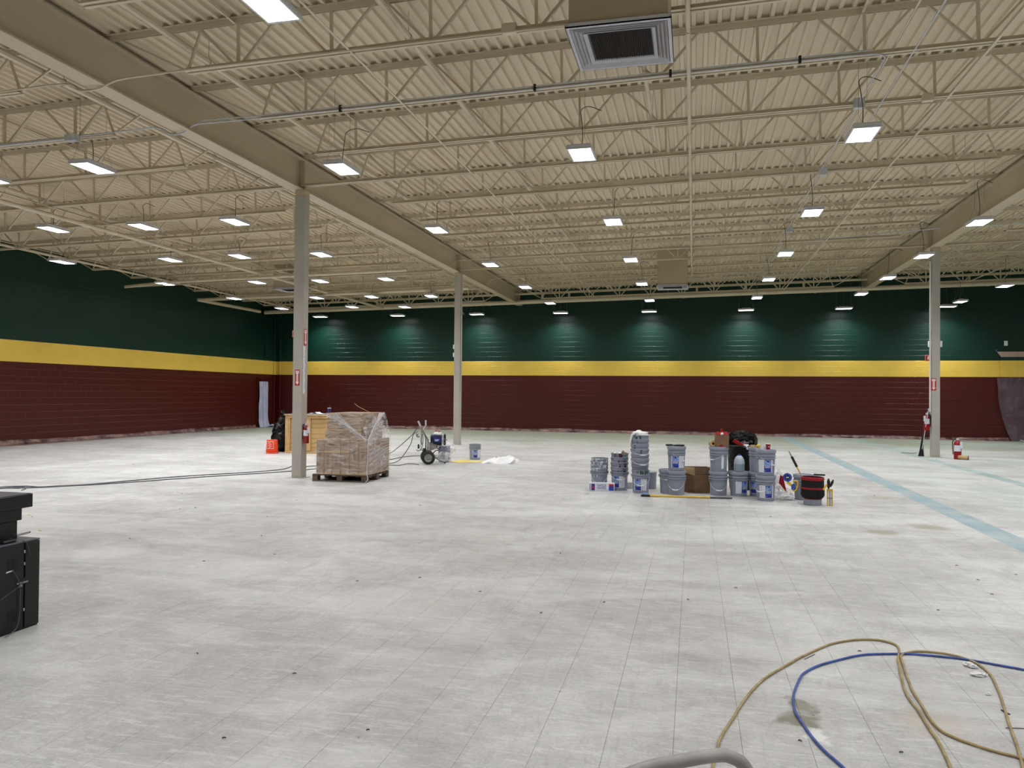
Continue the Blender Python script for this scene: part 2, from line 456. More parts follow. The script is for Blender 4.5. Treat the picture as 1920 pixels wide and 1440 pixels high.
ORD = ['zeroth', 'nearest', 'second', 'third', 'fourth', 'fifth', 'sixth', 'seventh', 'eighth', 'ninth', 'tenth', 'eleventh', 'twelfth', 'thirteenth', 'fourteenth', 'fifteenth', 'sixteenth', 'seventeenth', 'eighteenth', 'nineteenth', 'twentieth', 'twenty-first', 'twenty-second']

# ================================================================== SETTING
def zdeck(X): return 5.945 + .0208 * (X + 7.02)


TS = .3; TX0 = -.08 - 30.0          # tile grid: joints at TX0 + k*TS, and Y = k*TS
fl = struct(MB().box(XL - .2, XR + .2, YF - .2, YB + .2, -.12, -.0035).build('floor', M['joint']))
SPLIT = 15.0
MB().box(XL, XR, SPLIT, YB, -.003, 0).build('far_floor_tiles', M['floor'], fl)['kind'] = 'stuff'
MB().box(XL, XR, YF, 2.1, -.003, 0).build('near_floor_tiles', M['floor'], fl)['kind'] = 'stuff'


def seen(x, y, z=0, mx=30):
    d = Vector((x, y, z)) - CAM; t = d.dot(CF)
    return t > .3 and abs(d.dot(CR) / t) < (960 + mx) / FPX and abs(d.dot(CU) / t) < (720 + mx) / FPX


cells = []; fld = MB(); g = .0011
nx0 = int((XL - TX0) / TS) + 1; nx1 = int((XR - TX0) / TS)
for j in range(7, int(SPLIT / TS)):
    for i in range(nx0, nx1):
        cells.append((TX0 + i * TS, j * TS))
cells.sort(key=lambda c: (not seen(c[0] + .15, c[1] + .15, 0, 60), c[1] ** 2 + c[0] ** 2))


def tile_geo(mb, x, y, gx=.00042, gy=.00007):
    x0, x1, y0, y1 = x + gx, x + TS - gx, y + gy, y + TS - gy; c = .0004
    mb.add([(x0, y0, -.0035), (x1, y0, -.0035), (x1, y1, -.0035), (x0, y1, -.0035), (x0 + c, y0 + c, 0), (x1 - c, y0 + c, 0), (x1 - c, y1 - c, 0), (x0 + c, y1 - c, 0)],
           [(4, 5, 6, 7), (0, 1, 5, 4), (1, 2, 6, 5), (2, 3, 7, 6), (3, 0, 4, 7)])


tmb = MB(); tile_geo(tmb, 0, 0); tile_me = tmb.mesh('floor_tile', M['floor'])
for k, (x, y) in enumerate(cells):
    if k < 300: place('floor_tile', tile_me, fl, (x, y, 0))
    else: tile_geo(fld, x, y, *((.00042, .00007) if y < 7 else (.0003, .00004)))
fld.build('floor_tile_field', M['floor'], fl)['kind'] = 'stuff'

# block walls
CH = .20333; BW = .4066


def block_geo(mb, w_, h):
    b = .005; d = .0028
    mb.add([(0, 0, 0), (w_, 0, 0), (w_, 0, h), (0, 0, h), (b, -d, b), (w_ - b, -d, b), (w_ - b, -d, h - b), (b, -d, h - b)],
           [(4, 5, 6, 7), (0, 1, 5, 4), (1, 2, 6, 5), (2, 3, 7, 6), (3, 0, 4, 7)])


def block_wall(name, length, origin, rz, ztop, near, door=None, real=True):
    "wall along local +X, facing local -Y; blocks on its face"
    wl = struct(MB().box(-.2, length + .2, 0.0, .25, 0, ztop).build(name, M['wall'], None, loc=origin, rot=(0, 0, rz)))
    if not real: return wl
    rows = []
    z = H1 - 12 * CH; k = 0; jw = .008
    while z < ztop - .05:
        z0 = max(z, 0); h = z + CH - z0 - jw
        x = -(BW / 2) * (k % 2)
        while x < length:
            x0 = max(x, 0); w_ = min(x + BW, length) - x0 - jw
            if w_ > .03 and h > .03:
                if not (door and x0 + w_ > door[0] and x0 < door[1] and z0 < door[2]): rows.append((x0 + jw / 2, z0 + jw / 2, w_, h))
            x += BW
        z += CH; k += 1
    rows.sort(key=lambda r: near(r[0], r[1])); cache = {}; f = MB()
    for k, (x, z, w_, h) in enumerate(rows):
        if k < 300:
            key = (round(w_, 4), round(h, 4))
            if key not in cache:
                t = MB(); block_geo(t, w_, h); cache[key] = t.mesh('concrete_block', M['wall'])
            place('concrete_block', cache[key], wl, (x, 0, z))
        else:
            t = MB(); block_geo(t, w_, h); f.add([(a + x, b, c + z) for a, b, c in t.v], t.f)
    o = f.build('block_courses', M['wall'], wl); o['kind'] = 'stuff'
    return wl


wb = block_wall('wall_back', XR - XL, (XL, YB, 0), 0, 6.6, lambda x, z: abs(x + XL - 0) + abs(z - 3.0) * 2.2)
wl_ = block_wall('wall_left', YB - YF, (XL, YF, 0), R(90), 6.2, lambda x, z: (abs(x + YF - 16.5) + abs(z - 2.5) * 1.6), door=(30.15 - YF, 31.3 - YF, 2.15))
block_wall('wall_right', YB - YF, (XR, YB, 0), R(-90), 6.9, None, real=False)
block_wall('wall_front', XR - XL, (XR, YF, 0), R(180), 6.9, None, real=False)
# the door opening is a shallow dark recess in the left wall, lined with a frame

# roof deck: flutes run from front to back
dk = MB(); X = XL - .1; prof = []
while X < XR + .2:
    z = zdeck(X)
    prof += [(X, z), (X + .045, z), (X + .058, z + .04), (X + .139, z + .04)]
    X += .1524
n = len(prof); ys = (YF - .1, YB + .1)
dk.add([(x, y, z) for y in ys for x, z in prof], [(i, i + 1, i + 1 + n, i + n) for i in range(n - 1)])
struct(dk.build('ceiling', M['deck']))

# girders ------------------------------------------------------------------
def girder(x, label, zb):
    t = thing('steel_girder', label, 'girder', (x, YF, zb), group='steel girders')
    Lg = 40.45; d = .58; bf = .258
    MB().box(-.012, .012, 0, Lg, .022, d - .022).build('web', M['beam'], t)
    MB().box(-bf / 2, bf / 2, 0, Lg, 0, .022).build('bottom_flange', M['beam'], t)
    MB().box(-bf / 2, bf / 2, 0, Lg, d - .022, d).build('top_flange', M['beam'], t)
    for yy in (3.15, 12.86, 22.57):
        for sx in (-1, 1):
            MB().box(*sorted((sx * .012, sx * .125)), yy - YF - .006, yy - YF + .006, .022, d - .022).build('stiffener', M['beam'], t)
            b = MB()
            for k in range(7): b.lathe([(0, .012), (.012, .012), (.012, 0)], 6, Matrix.Translation((sx * .012, yy - YF - .07, .08 + k * .07)) @ Matrix.Rotation(sx * R(90), 4, 'Y'))
            b.build('bolt_row', M['beam'], t)['kind'] = 'stuff'
    return t


GX1, GX2 = -7.15, 6.22
girder(GX1, 'deep cream steel girder left of centre resting on two grey columns', 5.296)
girder(GX2, 'deep cream steel girder at upper right resting on the right column', 5.573)


def column(x, y, ztop, label, w_=.196):
    t = thing('steel_column', label, 'column', (x, y, 0), group='grey square steel columns')
    MB().rbox(-w_ / 2, w_ / 2, -w_ / 2, w_ / 2, .0, ztop - .1, .008).build('shaft', M['column'], t)
    MB().rbox(-w_ / 2 - .001, w_ / 2 + .001, -w_ / 2 - .001, w_ / 2 + .001, ztop - .1, ztop, .008).build('cap', M['columncap'], t)
    MB().box(-.16, .16, -.15, .15, 0, .006).build('base_plate', M['column'], t)
    return t


c1 = column(-7.07, 12.86, 5.296, 'grey steel column between the pallet and the black cables, with two red arrow signs')
c2 = column(-7.07, 22.57, 5.296, 'grey steel column behind the paint sprayer in the middle of the hall')
c3 = column(6.25, 22.45, 5.573, 'grey steel column at right with a mop and extinguisher against it')
column(-7.07, 3.15, 5.296, 'grey steel column left of the camera, outside the picture')
column(6.25, 12.86, 5.573, 'grey steel column right of the camera, outside the picture')

# joists -------------------------------------------------------------------
SL = math.atan(.0208); D = .575
mesh_cache = {}


def cached(key, fn):
    if key not in mesh_cache: mesh_cache[key] = fn()
    return mesh_cache[key]


def joist(x0, x1, y, label, group, tie=False, single=True):
    Lj = (x1 - x0) / math.cos(SL)
    t = thing('bar_joist', label, 'joist', (x0, y, zdeck(x0) - D), rot=(0, -SL, 0), group=group)
    e = 0.06 if tie else 1.2

    def chord(a, b, z0, z1, up):
        mb = MB()
        for s in (-1, 1):
            mb.box(a, b, *sorted((s * .014, s * .056)), z0 if not up else z1 - .006, z0 + .006 if not up else z1)
            mb.box(a, b, *sorted((s * .014, s * .02)), z0, z1)
        return mb
    place('top_chord', cached(('tc', Lj), lambda: chord(.06, Lj - .06, D - .068, D, True).mesh('top_chord', M['cream'])), t)
    place('bottom_chord', cached(('bc', Lj, tie), lambda: chord(e, Lj - e, 0, .056, False).mesh('bottom_chord', M['cream'])), t)
    p = round((Lj - 3.8) / 1.2); st = (Lj - 3.8) / p; nodes = [1.9 + st * k for k in range(p + 1)]
    zt, zb = D - .03, .03; h = zt - zb
    mv = cached(('v',), lambda: MB().box(-.017, .017, -.014, .014, 0, h).mesh('web_vertical', M['cream']))
    md = {s: cached(('d', s, st), lambda s=s: MB().bar((s * .05, 0, 0), (s * (st / 2 - .06), 0, h), .028, .036, (0, 1, 0)).mesh('web_diagonal', M['cream'])) for s in (-1, 1)}
    me_ = {s: cached(('e', s), lambda s=s: MB().bar((0, 0, 0), (s * .98, 0, h), .022, .022, (0, 1, 0)).mesh('end_diagonal', M['cream'])) for s in (-1, 1)}
    mg = {s: cached(('g', s), lambda s=s: MB().bar((0, 0, 0), (s * .2, 0, h), .022, .03, (0, 1, 0)).mesh('web_diagonal', M['cream'])) for s in (-1, 1)}
    items = [('web_vertical', mv, nx) for nx in nodes]
    for nx in nodes:
        for s in (-1, 1): items.append(('web_diagonal', md[s], nx))
    items += [('end_diagonal', me_[-1], 1.2), ('end_diagonal', me_[1], Lj - 1.2), ('web_diagonal', mg[1], 1.22), ('web_diagonal', mg[-1], Lj - 1.22)]
    if single:
        for nm, me, x in items: place(nm, me, t, (x, 0, zb))
    else:
        key = ('w', Lj)
        if key not in mesh_cache:
            mb = MB()
            for nm, me, x in items: mb.add([(v.co.x + x, v.co.y, v.co.z + zb) for v in me.vertices], [tuple(f.vertices) for f in me.polygons])
            mesh_cache[key] = mb.mesh('web_members', M['cream'])
        place('web_members', mesh_cache[key], t)['kind'] = 'stuff'
    return t


JY = [-1.70, -.08, 1.53, 3.15] + [3.15 + 1.618 * k for k in range(1, 7)] + [12.86 + 1.618 * k for k in range(1, 7)] + [22.57 + 1.532 * k for k in range(1, 6)]
nj = len(JY)
for x0, x1, nm in ((GX1, GX2, 'between the two girders'), (XL, GX1, 'beside the left wall'), (GX2, XR, 'right of the right girder')):
    for i, y in enumerate(JY):
        k = nj - i
        joist(x0, x1, y, 'cream roof joist %s, %s from the back wall' % (nm, ORD[k]), 'roof joists ' + nm,
              tie=abs(y - 12.86) < .1 or abs(y - 22.57) < .1, single=3 < y < 20)

# bridging angles and pipes along the joists (front to back) ------------------
def run(name, label, cat, pts, r, m, n=8, hang=None, group=None):
    t = thing(name, label, cat, pts[0], group=group); o = Vector(pts[0])
    MB().tube([Vector(p) - o for p in pts], r, n).build('pipe_run' if cat == 'pipe' else 'rod', m, t, True)
    for p in (hang or []):
        p = Vector(p); zt = zdeck(p.x) - p.z
        MB().tube([p - o + Vector((0, 0, r)), p - o + Vector((0, 0, zt))], .005, 5).build('hanger_rod', M['cream'], t)
        MB().lathe([(r + .004, -.012), (r + .008, -.012), (r + .008, .012), (r + .004, .012)], 12, Matrix.Translation(p - o) @ Matrix.Rotation(R(90), 4, 'X')).build('hanger_ring', M['cream'], t)
    return t


def zb_(X): return zdeck(X) - D


def yrun(x, z, y0, y1, r, name, label, cat, m, hang=True, group=None, n=8):
    h = [(x, y, z) for y in [JY[i] + .35 for i in range(4, nj, 2)] if y0 < y < y1] if hang else None
    return run(name, label, cat, [(x, y0, z), (x, y1, z)], r, m, n, h, group)


for i, (x, lab) in enumerate(((-12.6, 'thin steel bridging rod along the joist bottoms near the left wall'), (-3.8, 'thin bridging rod crossing joist bottoms right of the left girder'),
                              (3.28, 'thin bridging rod crossing joist bottoms beside the right girder'), (-16.4, 'thin bridging rod crossing joist bottoms nearest the left wall'), (9.5, 'thin bridging rod crossing joist bottoms right of the right girder'))):
    z = zb_(x) - .008
    t = thing('bridging_rod', lab, 'rod', (x, 3.1, z), group='bridging rods under the joists', rot=(0, 0, 0))
    MB().box(-.014, .014, 0, 27.3, -.004, 0).box(-.014, -.010, 0, 27.3, 0, .028).build('angle', M['cream'], t)
for i, (x, lab) in enumerate(((-5.3, 'top bridging angle near the left girder'), (1.9, 'top bridging angle beside the lamp row right of centre'), (-10.6, 'top bridging angle in the left bay'))):
    z = zdeck(x) - .06
    t = thing('bridging_rod', 'thin cream ' + lab, 'rod', (x, 3.1, z))
    MB().box(-.014, .014, 0, 27.3, -.004, 0).box(-.014, -.010, 0, 27.3, 0, .028).build('angle', M['cream'], t)
yrun(-.08, zb_(-.08) - .05, 2.0, 25.2, .025, 'sprinkler_pipe', 'long thin cream pipe running front to back beside the ceiling vents', 'pipe', M['pipe'])
yrun(-5.9, zdeck(-5.9) - .3, 2.0, 29.8, .04, 'sprinkler_pipe', 'cream sprinkler pipe running above the joist bottoms right of the left girder', 'pipe', M['pipe'])
yrun(-3.26, zdeck(-3.26) - .3, 2.0, 29.8, .04, 'sprinkler_pipe', 'cream sprinkler pipe running through the joists left of the lamp by the big vent', 'pipe', M['pipe'])
yrun(-8.05, zdeck(-8.05) - .33, 2.0, 29.8, .045, 'sprinkler_pipe', 'cream sprinkler pipe just left of the left girder', 'pipe', M['pipe'])
yrun(-12.75, 5.13, 6.0, 30.1, .045, 'sprinkler_pipe', 'lower of two cream pipes running to the back in the left bay', 'pipe', M['pipe'])
yrun(-12.95, 5.45, 6.0, 29.8, .04, 'sprinkler_pipe', 'upper of two cream pipes running to the back in the left bay', 'pipe', M['pipe'])
yrun(-16.9, 5.2, 6.0, 29.8, .035, 'sprinkler_pipe', 'cream pipe running along the top of the left wall', 'pipe', M['pipe'])
yrun(4.6, zdeck(4.6) - .3, 2.0, 29.8, .035, 'sprinkler_pipe', 'cream sprinkler pipe running beside the right girder', 'pipe', M['pipe'])
yrun(9.0, zdeck(9.) - .3, 14.0, 29.8, .035, 'sprinkler_pipe', 'cream sprinkler pipe in the bay beyond the right girder', 'pipe', M['pipe'])
yrun(-.62, 5.62, 2.0, 12.3, .03, 'sprinkler_pipe', 'short cream pipe ending beyond the big ceiling vent', 'pipe', M['pipe'], n=10)
# mains across the back
za, zc = atY(493, 586, 30.5), atY(1920, 529, 30.5); sl = (zc.z - za.z) / (zc.x - za.x)
X1 = XR - .3
t = run('sprinkler_main', 'thick cream pipe main crossing in front of the back wall', 'pipe', [(za.x + .1, 30.5, za.z), (X1, 30.5, za.z + sl * (X1 - za.x))], .085, M['pipe'], 14,
        [(x, 30.5, za.z + sl * (x - za.x)) for x in (-17, -13, -9, -5.2, -1, 3, 8, 12, 16)])
o0 = Vector((za.x + .1, 30.5, za.z))
for x in (-15.5, -8.2, -.4, 4.4, 10.2):
    q = Vector((x, 30.5, za.z + sl * (x - za.x))) - o0
    MB().lathe([(.098, -.05), (.098, .05)], 14, Matrix.Translation(q) @ Matrix.Rotation(R(90), 4, 'Y')).build('coupling', M['pipe'], t, True)
zu = .34
run('sprinkler_branch', 'thinner cream pipe just above the thick main at the back', 'pipe', [(-14.5, 30.5, za.z + zu + sl * 4), (X1, 30.5, za.z + zu + sl * (X1 - za.x))], .05, M['pipe'], 10)
for x in (-13.2, -6.0, -4.9, .1, 1.9, 4.0, 9.6):
    zz = za.z + sl * (x - za.x)
    tag(MB().tube([(x, 30.5, zz + .08), (x, 30.5, zz + zu - .045)], .045, 10).build('riser_pipe', M['pipe'], None, True), 'short cream riser joining the two pipes at the back wall', 'pipe', 'risers between the back pipes')
a = atX(377, 563, -17.9); 
run('sprinkler_branch', 'cream pipe with a bend near the far end of the left wall', 'pipe', spline([Vector((-17.9, a.y + 4, 4.97)), Vector((-17.95, a.y + .3, 4.97)), Vector((-17.8, a.y, 4.98)), Vector((-16, a.y, 5.02)), Vector((-7.5, a.y, 5.18))], 5), .06, M['pipe'], 10)
run('sprinkler_branch', 'short capped cream pipe sticking out from the left wall', 'pipe', [(-17.75, 21.0, 4.9), (-15.6, 20.6, 4.95), (-8, 20.6, 5.1)], .05, M['pipe'], 10)
# conduits
def conduit(label, pts, r=.012, m='galv', clamps=()):
    t = thing('conduit', label, 'conduit', pts[0]); o = Vector(pts[0])
    MB().tube([Vector(p) - o for p in pts], r, 6).build('tube', M[m], t, True)
    for c in clamps:
        MB().box(-.015, .015, -.02, .02, -.03, .06).build('clamp', M['black'], t, loc=Vector(c) - o)
    return t


y = 9.622 - .07
pp = [Vector((GX1 + .25, y, zb_(GX1) + .02))] + [Vector((x, y, zb_(x) + .0)) for x in (-6, -4, -2, 0, 1.7)]
arc = [Vector((2.0 + .16 * math.sin(k * R(15)), y + .16 - .16 * math.cos(k * R(15)), zb_(2.) - .01)) for k in range(7)]
conduit('shiny conduit along a joist bending toward the lamp row right of centre', pp + arc + [Vector((2.16, 10.3, zb_(2.2))), Vector((2.16, 28, zb_(2.2)))], .010, 'galv', [Vector((x, y, zb_(x))) for x in (-4.7, -2.0, -.3, 1.2)])
conduit('second shiny conduit just above the bending one', [Vector((GX1 + .3, y - .01, zb_(GX1) + .06))] + [Vector((x, y - .01, zb_(x) + .035)) for x in (-6, -2, 2.0)], .009)
zz = zb_(GX1)
conduit('conduit stepping under the left girder from the shiny one', spline([Vector((-6.9, y, zz + .02)), Vector((-7.0, y, zz)), Vector((-7.02, y, zz - .02)), Vector((-7.15, y, 5.27)), Vector((-7.35, y, 5.27)), Vector((-7.6, y, 5.38)), Vector((-8.4, y, 5.36)), Vector((-11.5, y, 5.29))], 4), .012)
conduit('cream conduit stepping under the left girder nearest the camera', spline([Vector((-5.6, 8.0 - .08, zz + .03)), Vector((-6.7, 7.92, zz)), Vector((-6.95, 7.92, zz - .04)), Vector((-7.12, 7.92, 5.27)), Vector((-7.4, 7.92, 5.27)), Vector((-7.65, 7.92, 5.37)), Vector((-9, 7.92, 5.34)), Vector((-12, 7.92, 5.28))], 4), .014, 'pipe')
conduit('cream conduit along the joist beside the big ceiling vent', [Vector((-5.6, 7.92, zz + .03)), Vector((-1.2, 7.92, zb_(-1.2) - .03))], .014, 'pipe')
conduit('grey conduit rack in the left bay with a junction box', [Vector((-8.9, 9.5, 5.31)), Vector((-14, 9.5, 5.2))], .016, 'galv')
yy = 22.57 - .2
conduit('pale conduit rising over the left girder by the second column', spline([Vector((-9.4, yy, 5.22)), Vector((-7.9, yy, 5.24)), Vector((-7.2, yy - .3, 5.45)), Vector((-6.9, yy - .3, 5.58)), Vector((-5.8, yy - .3, 5.6))], 4), .012, 'pipe')
conduit('pale conduit rising over the left girder nearer the back wall', spline([Vector((-8.6, 25.9, 5.25)), Vector((-7.3, 25.9, 5.27)), Vector((-6.8, 25.7, 5.55)), Vector((-5.8, 25.7, 5.6)), Vector((-2, 25.7, 5.65))], 4), .012, 'pipe')
conduit('thin conduit passing straight across the right girder', [Vector((3.0, 20.9, 5.6)), Vector((5.9, 20.9, 5.78)), Vector((9, 20.9, 5.85))], .012, 'galv')
conduit('diagonal conduit above the lamp row right of centre', [Vector((2.45, 3, 5.62)), Vector((2.45, 12.5, 5.55))], .01, 'galv')
conduit('conduit bundle on the lamp row right of centre', [Vector((2.24, 3, 5.66)), Vector((2.24, 29, 5.6))], .012, 'pipe')
for (x, yj, lab) in ((2.16, 11.24, 'nearest'), (2.2, 14.48, 'second'), (2.2, 19.33, 'third')):
    tag(MB().rbox(-.07, .07, -.04, .04, -.07, .07, .006).build('junction_box', M['galv'], None, loc=(x, yj - .1, zb_(x) - .01)), 'grey junction box on the lamp row right of centre, %s' % lab, 'box', 'junction boxes')
tag(MB().rbox(-.1, .1, -.04, .04, -.05, .05, .006).build('junction_box', M['galv'], None, loc=(-9.0, 9.5, 5.31)), 'grey junction box above the lamp left of the near girder', 'box')
tag(MB().rbox(-.07, .07, -.04, .04, -.05, .05, .006).build('junction_box', M['pipe'], None, loc=(3.0, 11.1, zb_(3.0) - .03)), 'cream junction box on a joist bottom at upper right', 'box')
tag(MB().rbox(-.08, .08, -.05, .05, -.05, .05, .006).build('junction_box', M['pipe'], None, loc=(-1.95, 7.96, zb_(-1.95) + .02)), 'cream junction box just left of the big ceiling vent', 'box')

# ceiling vents --------------------------------------------------------------
def vent(x, y, z, w_, label, top=True):
    t = thing('ceiling_vent', label, 'vent', (x, y, z), group='square ceiling vents on duct drops'); h = w_ / 2
    MB().box(-h + .03, h - .03, -h + .03, h - .03, .032, zdeck(x) - z).build('duct', M['duct'], t)

    def ring(o_, i_, zo, zi):
        mb = MB()
        c = [(-1, -1), (1, -1), (1, 1), (-1, 1)]
        mb.add([(a * o_, b * o_, zo) for a, b in c] + [(a * i_, b * i_, zi) for a, b in c] + [(a * o_, b * o_, zo + .012) for a, b in c] + [(a * i_, b * i_, zi + .012) for a, b in c],
               [(k, (k + 1) % 4, (k + 1) % 4 + 4, k + 4) for k in range(4)] + [(k + 8, k + 12, (k + 1) % 4 + 12, (k + 1) % 4 + 8) for k in range(4)] + [(k, k + 8, (k + 1) % 4 + 8, (k + 1) % 4) for k in range(4)] + [(k + 4, (k + 1) % 4 + 4, (k + 1) % 4 + 12, k + 12) for k in range(4)])
        return mb
    ring(h, h - .035, 0, -.0).build('frame', M['grille'], t)
    ring(h, h - .01, 0.03, 0.03).box(-h, -h + .006, -h, h, 0, .03).box(h - .006, h, -h, h, 0, .03).box(-h, h, -h, -h + .006, 0, .03).box(-h, h, h - .006, h, 0, .03).build('collar', M['grille'], t)
    for k in range(3):
        o_ = h - .042 - k * .036; ring(o_, o_ - .026, -.004, .026).build('louvre', M['grille'], t)
    o_ = h - .148; ring(o_ + .0, o_ - .045, -.005, .02).build('inner_frame', M['grille'], t)
    eg = MB().box(-o_, o_, -o_, o_, .026, .031); q = o_ - .04
    for k in range(34):
        xx = -q + 2 * q * k / 33; eg.box(xx - .002, xx + .002, -q, q, .006, .026)
    eg.build('grille', M['eggcrate'], t)['kind'] = 'stuff'
    return t


vent(-.685, 7.32, 4.9, .95, 'large square ceiling vent with dark grille close to the camera')
vent(-.655, 24.2, 4.9, .95, 'square ceiling vent on a cream duct drop far back in the middle')
vent(-13.2, 23.4, 5.0, .95, 'square ceiling vent on a cream duct drop far back at left')

# lamps ----------------------------------------------------------------------
LZ = 4.9
amb = bpy.data.lights.new('lamp_light', 'AREA'); amb.shape = 'RECTANGLE'; amb.size = .28; amb.size_y = .5; amb.energy = LAMP_W; amb.color = LAMP_COL; amb.spread = R(135)
lamp_body = MB().rbox(-.17, .17, -.30, .30, .012, .065, .012).rbox(-.07, .07, -.16, .16, .06, .10, .01).mesh('housing', M['lampbody'])
lamp_rim = MB().box(-.17, -.15, -.3, .3, 0, .014).box(.15, .17, -.3, .3, 0, .014).box(-.15, .15, -.3, -.27, 0, .014).box(-.15, .15, .27, .3, 0, .014).mesh('rim', M['lampbody'])
lamp_glow = MB().box(-.15, .15, -.27, .27, .003, .011).mesh('diffuser', M['glow'])


def lamp(x, y, rz, label, group, z=LZ):
    t = thing('high_bay_lamp', label, 'lamp', (x, y, z), rz, group=group)
    place('housing', lamp_body, t); place('rim', lamp_rim, t); place('diffuser', lamp_glow, t)
    zt = zdeck(x) - z + .02
    for sy in (-1, 1):
        MB().tube([(-.12, sy * .26, .06), (0, sy * .26, min(zt, .35)), (.12, sy * .26, .06)], .0025, 4).tube([(0, sy * .26, min(zt, .35)), (0, sy * .26, zt)], .0025, 4).build('suspension_wire', M['wire'], t)
    r_ = random.Random(int(x * 91 + y * 37)); a = r_.uniform(-.15, .15)
    zc = zt - .58; MB().tube(spline([(0, 0, .1), (.01 + a * .1, 0, .1 + (zc - .1) * .4), (a * .3, .02, .1 + (zc - .1) * .8), (a * .6, .03, zc + .04), (a + .12, .05, zc + .09), (a * 1.2 + .3, .05, zc + .02)], 5), .006, 6).build('power_cord', M['cord'], t, True)
    l = bpy.data.objects.new('lamp_light', amb); COL.objects.link(l); l.parent = t; l.location = (0, 0, -.004)
    return t


rows = [('left of the near left wall end', [(-16.05, y) for y in (16.7, 20.7, 24.4, 27.65)], 'the row nearest the left wall'),
        ('', [(-12.98, y) for y in (9.3, 13.26, 16.93, 20.91, 24.71, 27.6)], 'the second row from the left wall'),
        ('', [(-10.92, y) for y in (9.85, 13.4, 16.8, 21.0, 24.76, 27.9)], 'the third row from the left wall'),
        ('', [(-8.8, y) for y in (5.8, 9.7, 13.37, 16.95, 20.98, 24.94)], 'the row just left of the left girder'),
        ('', [(-5.13, y) for y in (10.5, 14.83, 19.1, 23.31, 27.58)], 'the row just right of the left girder'),
        ('', [(-1.53, y) for y in (10.54, 14.79, 19.04, 23.22, 27.34)], 'the row beside the ceiling vents'),
        ('', [(2.07, y) for y in (6.2, 10.46, 14.74, 18.89, 22.98, 27.17)], 'the row right of the ceiling vents'),
        ('', [(5.26, y) for y in (8.9, 12.5, 16.16, 19.78, 23.23, 26.71)], 'the row under the right girder'),
        ('', [(8.98, y) for y in (9.5, 13.5, 17.5, 21.48, 25.48, 29.4)], 'the row right of the right girder')]
for _, pts, nm in rows:
    m_ = len(pts)
    for i, (x, y) in enumerate(pts):
        k = m_ - i
        lamp(x, y, 0, 'lit lamp in %s, %s from the back' % (nm, 'first' if k == 1 else ORD[k]), 'high-bay lamps in ' + nm)
lamp(-3.6, 5.9, 0, 'brightest large high-bay lamp at the top edge, closest to the camera', None)
wp = [(-16.1, 31.0), (-12.45, 31.0), (-8.9, 31.0), (-5.33, 31.0), (-1.75, 31.0), (1.96, 31.0), (5.5, 31.0), (9.0, 30.9)]
for i, (x, y) in enumerate(wp):
    lamp(x, y, R(90), 'high-bay lamp turned along the back wall, %s from the left corner' % (ORD[i + 1] if i else 'nearest'), 'high-bay lamps along the back wall')
for i, (x, y) in enumerate([(x, y) for y in (1.2, -4.0) for x in (-16, -12, -8.8, -5.13, -1.53, 2.07, 5.26, 9.0, 13.5, 17.3)] + [(-16.05, y) for y in (6, 11)] + [(5.26, 5.2), (9, 5.5)] + [(13.5, y) for y in (6, 10.5, 15, 19.5, 24, 28.5)] + [(17.3, y) for y in (6, 12, 18, 24, 29)]):
    lamp(x, y, 0, 'high-bay lamp outside the picture behind or beside the camera', 'high-bay lamps outside the picture')

# ================================================================== OBJECTS
from mathutils import noise as mnz
M['dulltube'] = mat('worn_whitish_tube', (150, 146, 143), .5, 0, var=.18, scale=22)


def face(x, y): return -math.atan2(x, y)


def base_pt(px, py, r=0.0, z=0.0):
    "centre of a round thing whose nearest floor edge shows at this pixel"
    g = G(px, py, z); d = Vector((g.x, g.y, 0)).normalized(); return g + d * r


def patch(p00, p10, p11, p01, nu, nv, amp=0, seed=0, th=0, freq=6):
    p00, p10, p11, p01 = map(Vector, (p00, p10, p11, p01)); n = (p10 - p00).cross(p01 - p00).normalized(); vs = []
    for j in range(nv + 1):
        for i in range(nu + 1):
            u, v = i / nu, j / nv; p = (p00 * (1 - u) + p10 * u) * (1 - v) + (p01 * (1 - u) + p11 * u) * v
            vs.append(p + n * amp * mnz.noise(p * freq + Vector((seed, seed * 2, 0))))
    m = MB(); m.add(vs, [(j * (nu + 1) + i, j * (nu + 1) + i + 1, (j + 1) * (nu + 1) + i + 1, (j + 1) * (nu + 1) + i) for j in range(nv) for i in range(nu)])
    return m


# ---- pails -----------------------------------------------------------------
PH = .345; RT = .138; RB = .124; RL = .149


def rad(z): return RB + (RT - RB) * z / PH


ZS = 1.055
pail_me = MB().lathe([(.0, .004), (RB - .006, .004), (RB - .004, 0), (RB, .003), (rad(.235), .235), (RT + .009, .238), (RT + .009, .246), (RT - .001, .25), (RT - .001, .268), (RT + .009, .271), (RT + .009, .279), (RT, .283),
                      (RT, .322), (RT + .009, .325), (RT + .009, PH), (RT - .004, PH), (rad(.3) - .006, .3), (RB - .006, .012), (0, .012)], 32).mesh('pail_wall', M['bucket'], True)
lid_m = MB().lathe([(0, .351), (RT - .016, .351), (RT - .012, .362), (RL - .003, .364), (RL, .36), (RL, .318), (RL - .006, .316)], 32)
for k in range(16):
    t_ = 2 * math.pi * k / 16
    lid_m.box(-.003, .003, -.001, .002, 0, .018, Matrix.Rotation(t_, 4, 'Z') @ Matrix.Translation((0, -RL, .322)))
lid_me = lid_m.mesh('lid', M['bucket'], True)
ears_me = MB().rbox(-RT - .016, -RT + .002, -.018, .018, .255, .285, .004).rbox(RT - .002, RT + .016, -.018, .018, .255, .285, .004).mesh('ears', M['bucket'])
inside_me = MB().lathe([(0, .2), (rad(.2) - .004, .2), (RT - .0045, PH - .004), (RT - .007, PH - .004), (rad(.2) - .012, .206), (0, .206)], 32).mesh('paint_film', M['bucketin'], True)


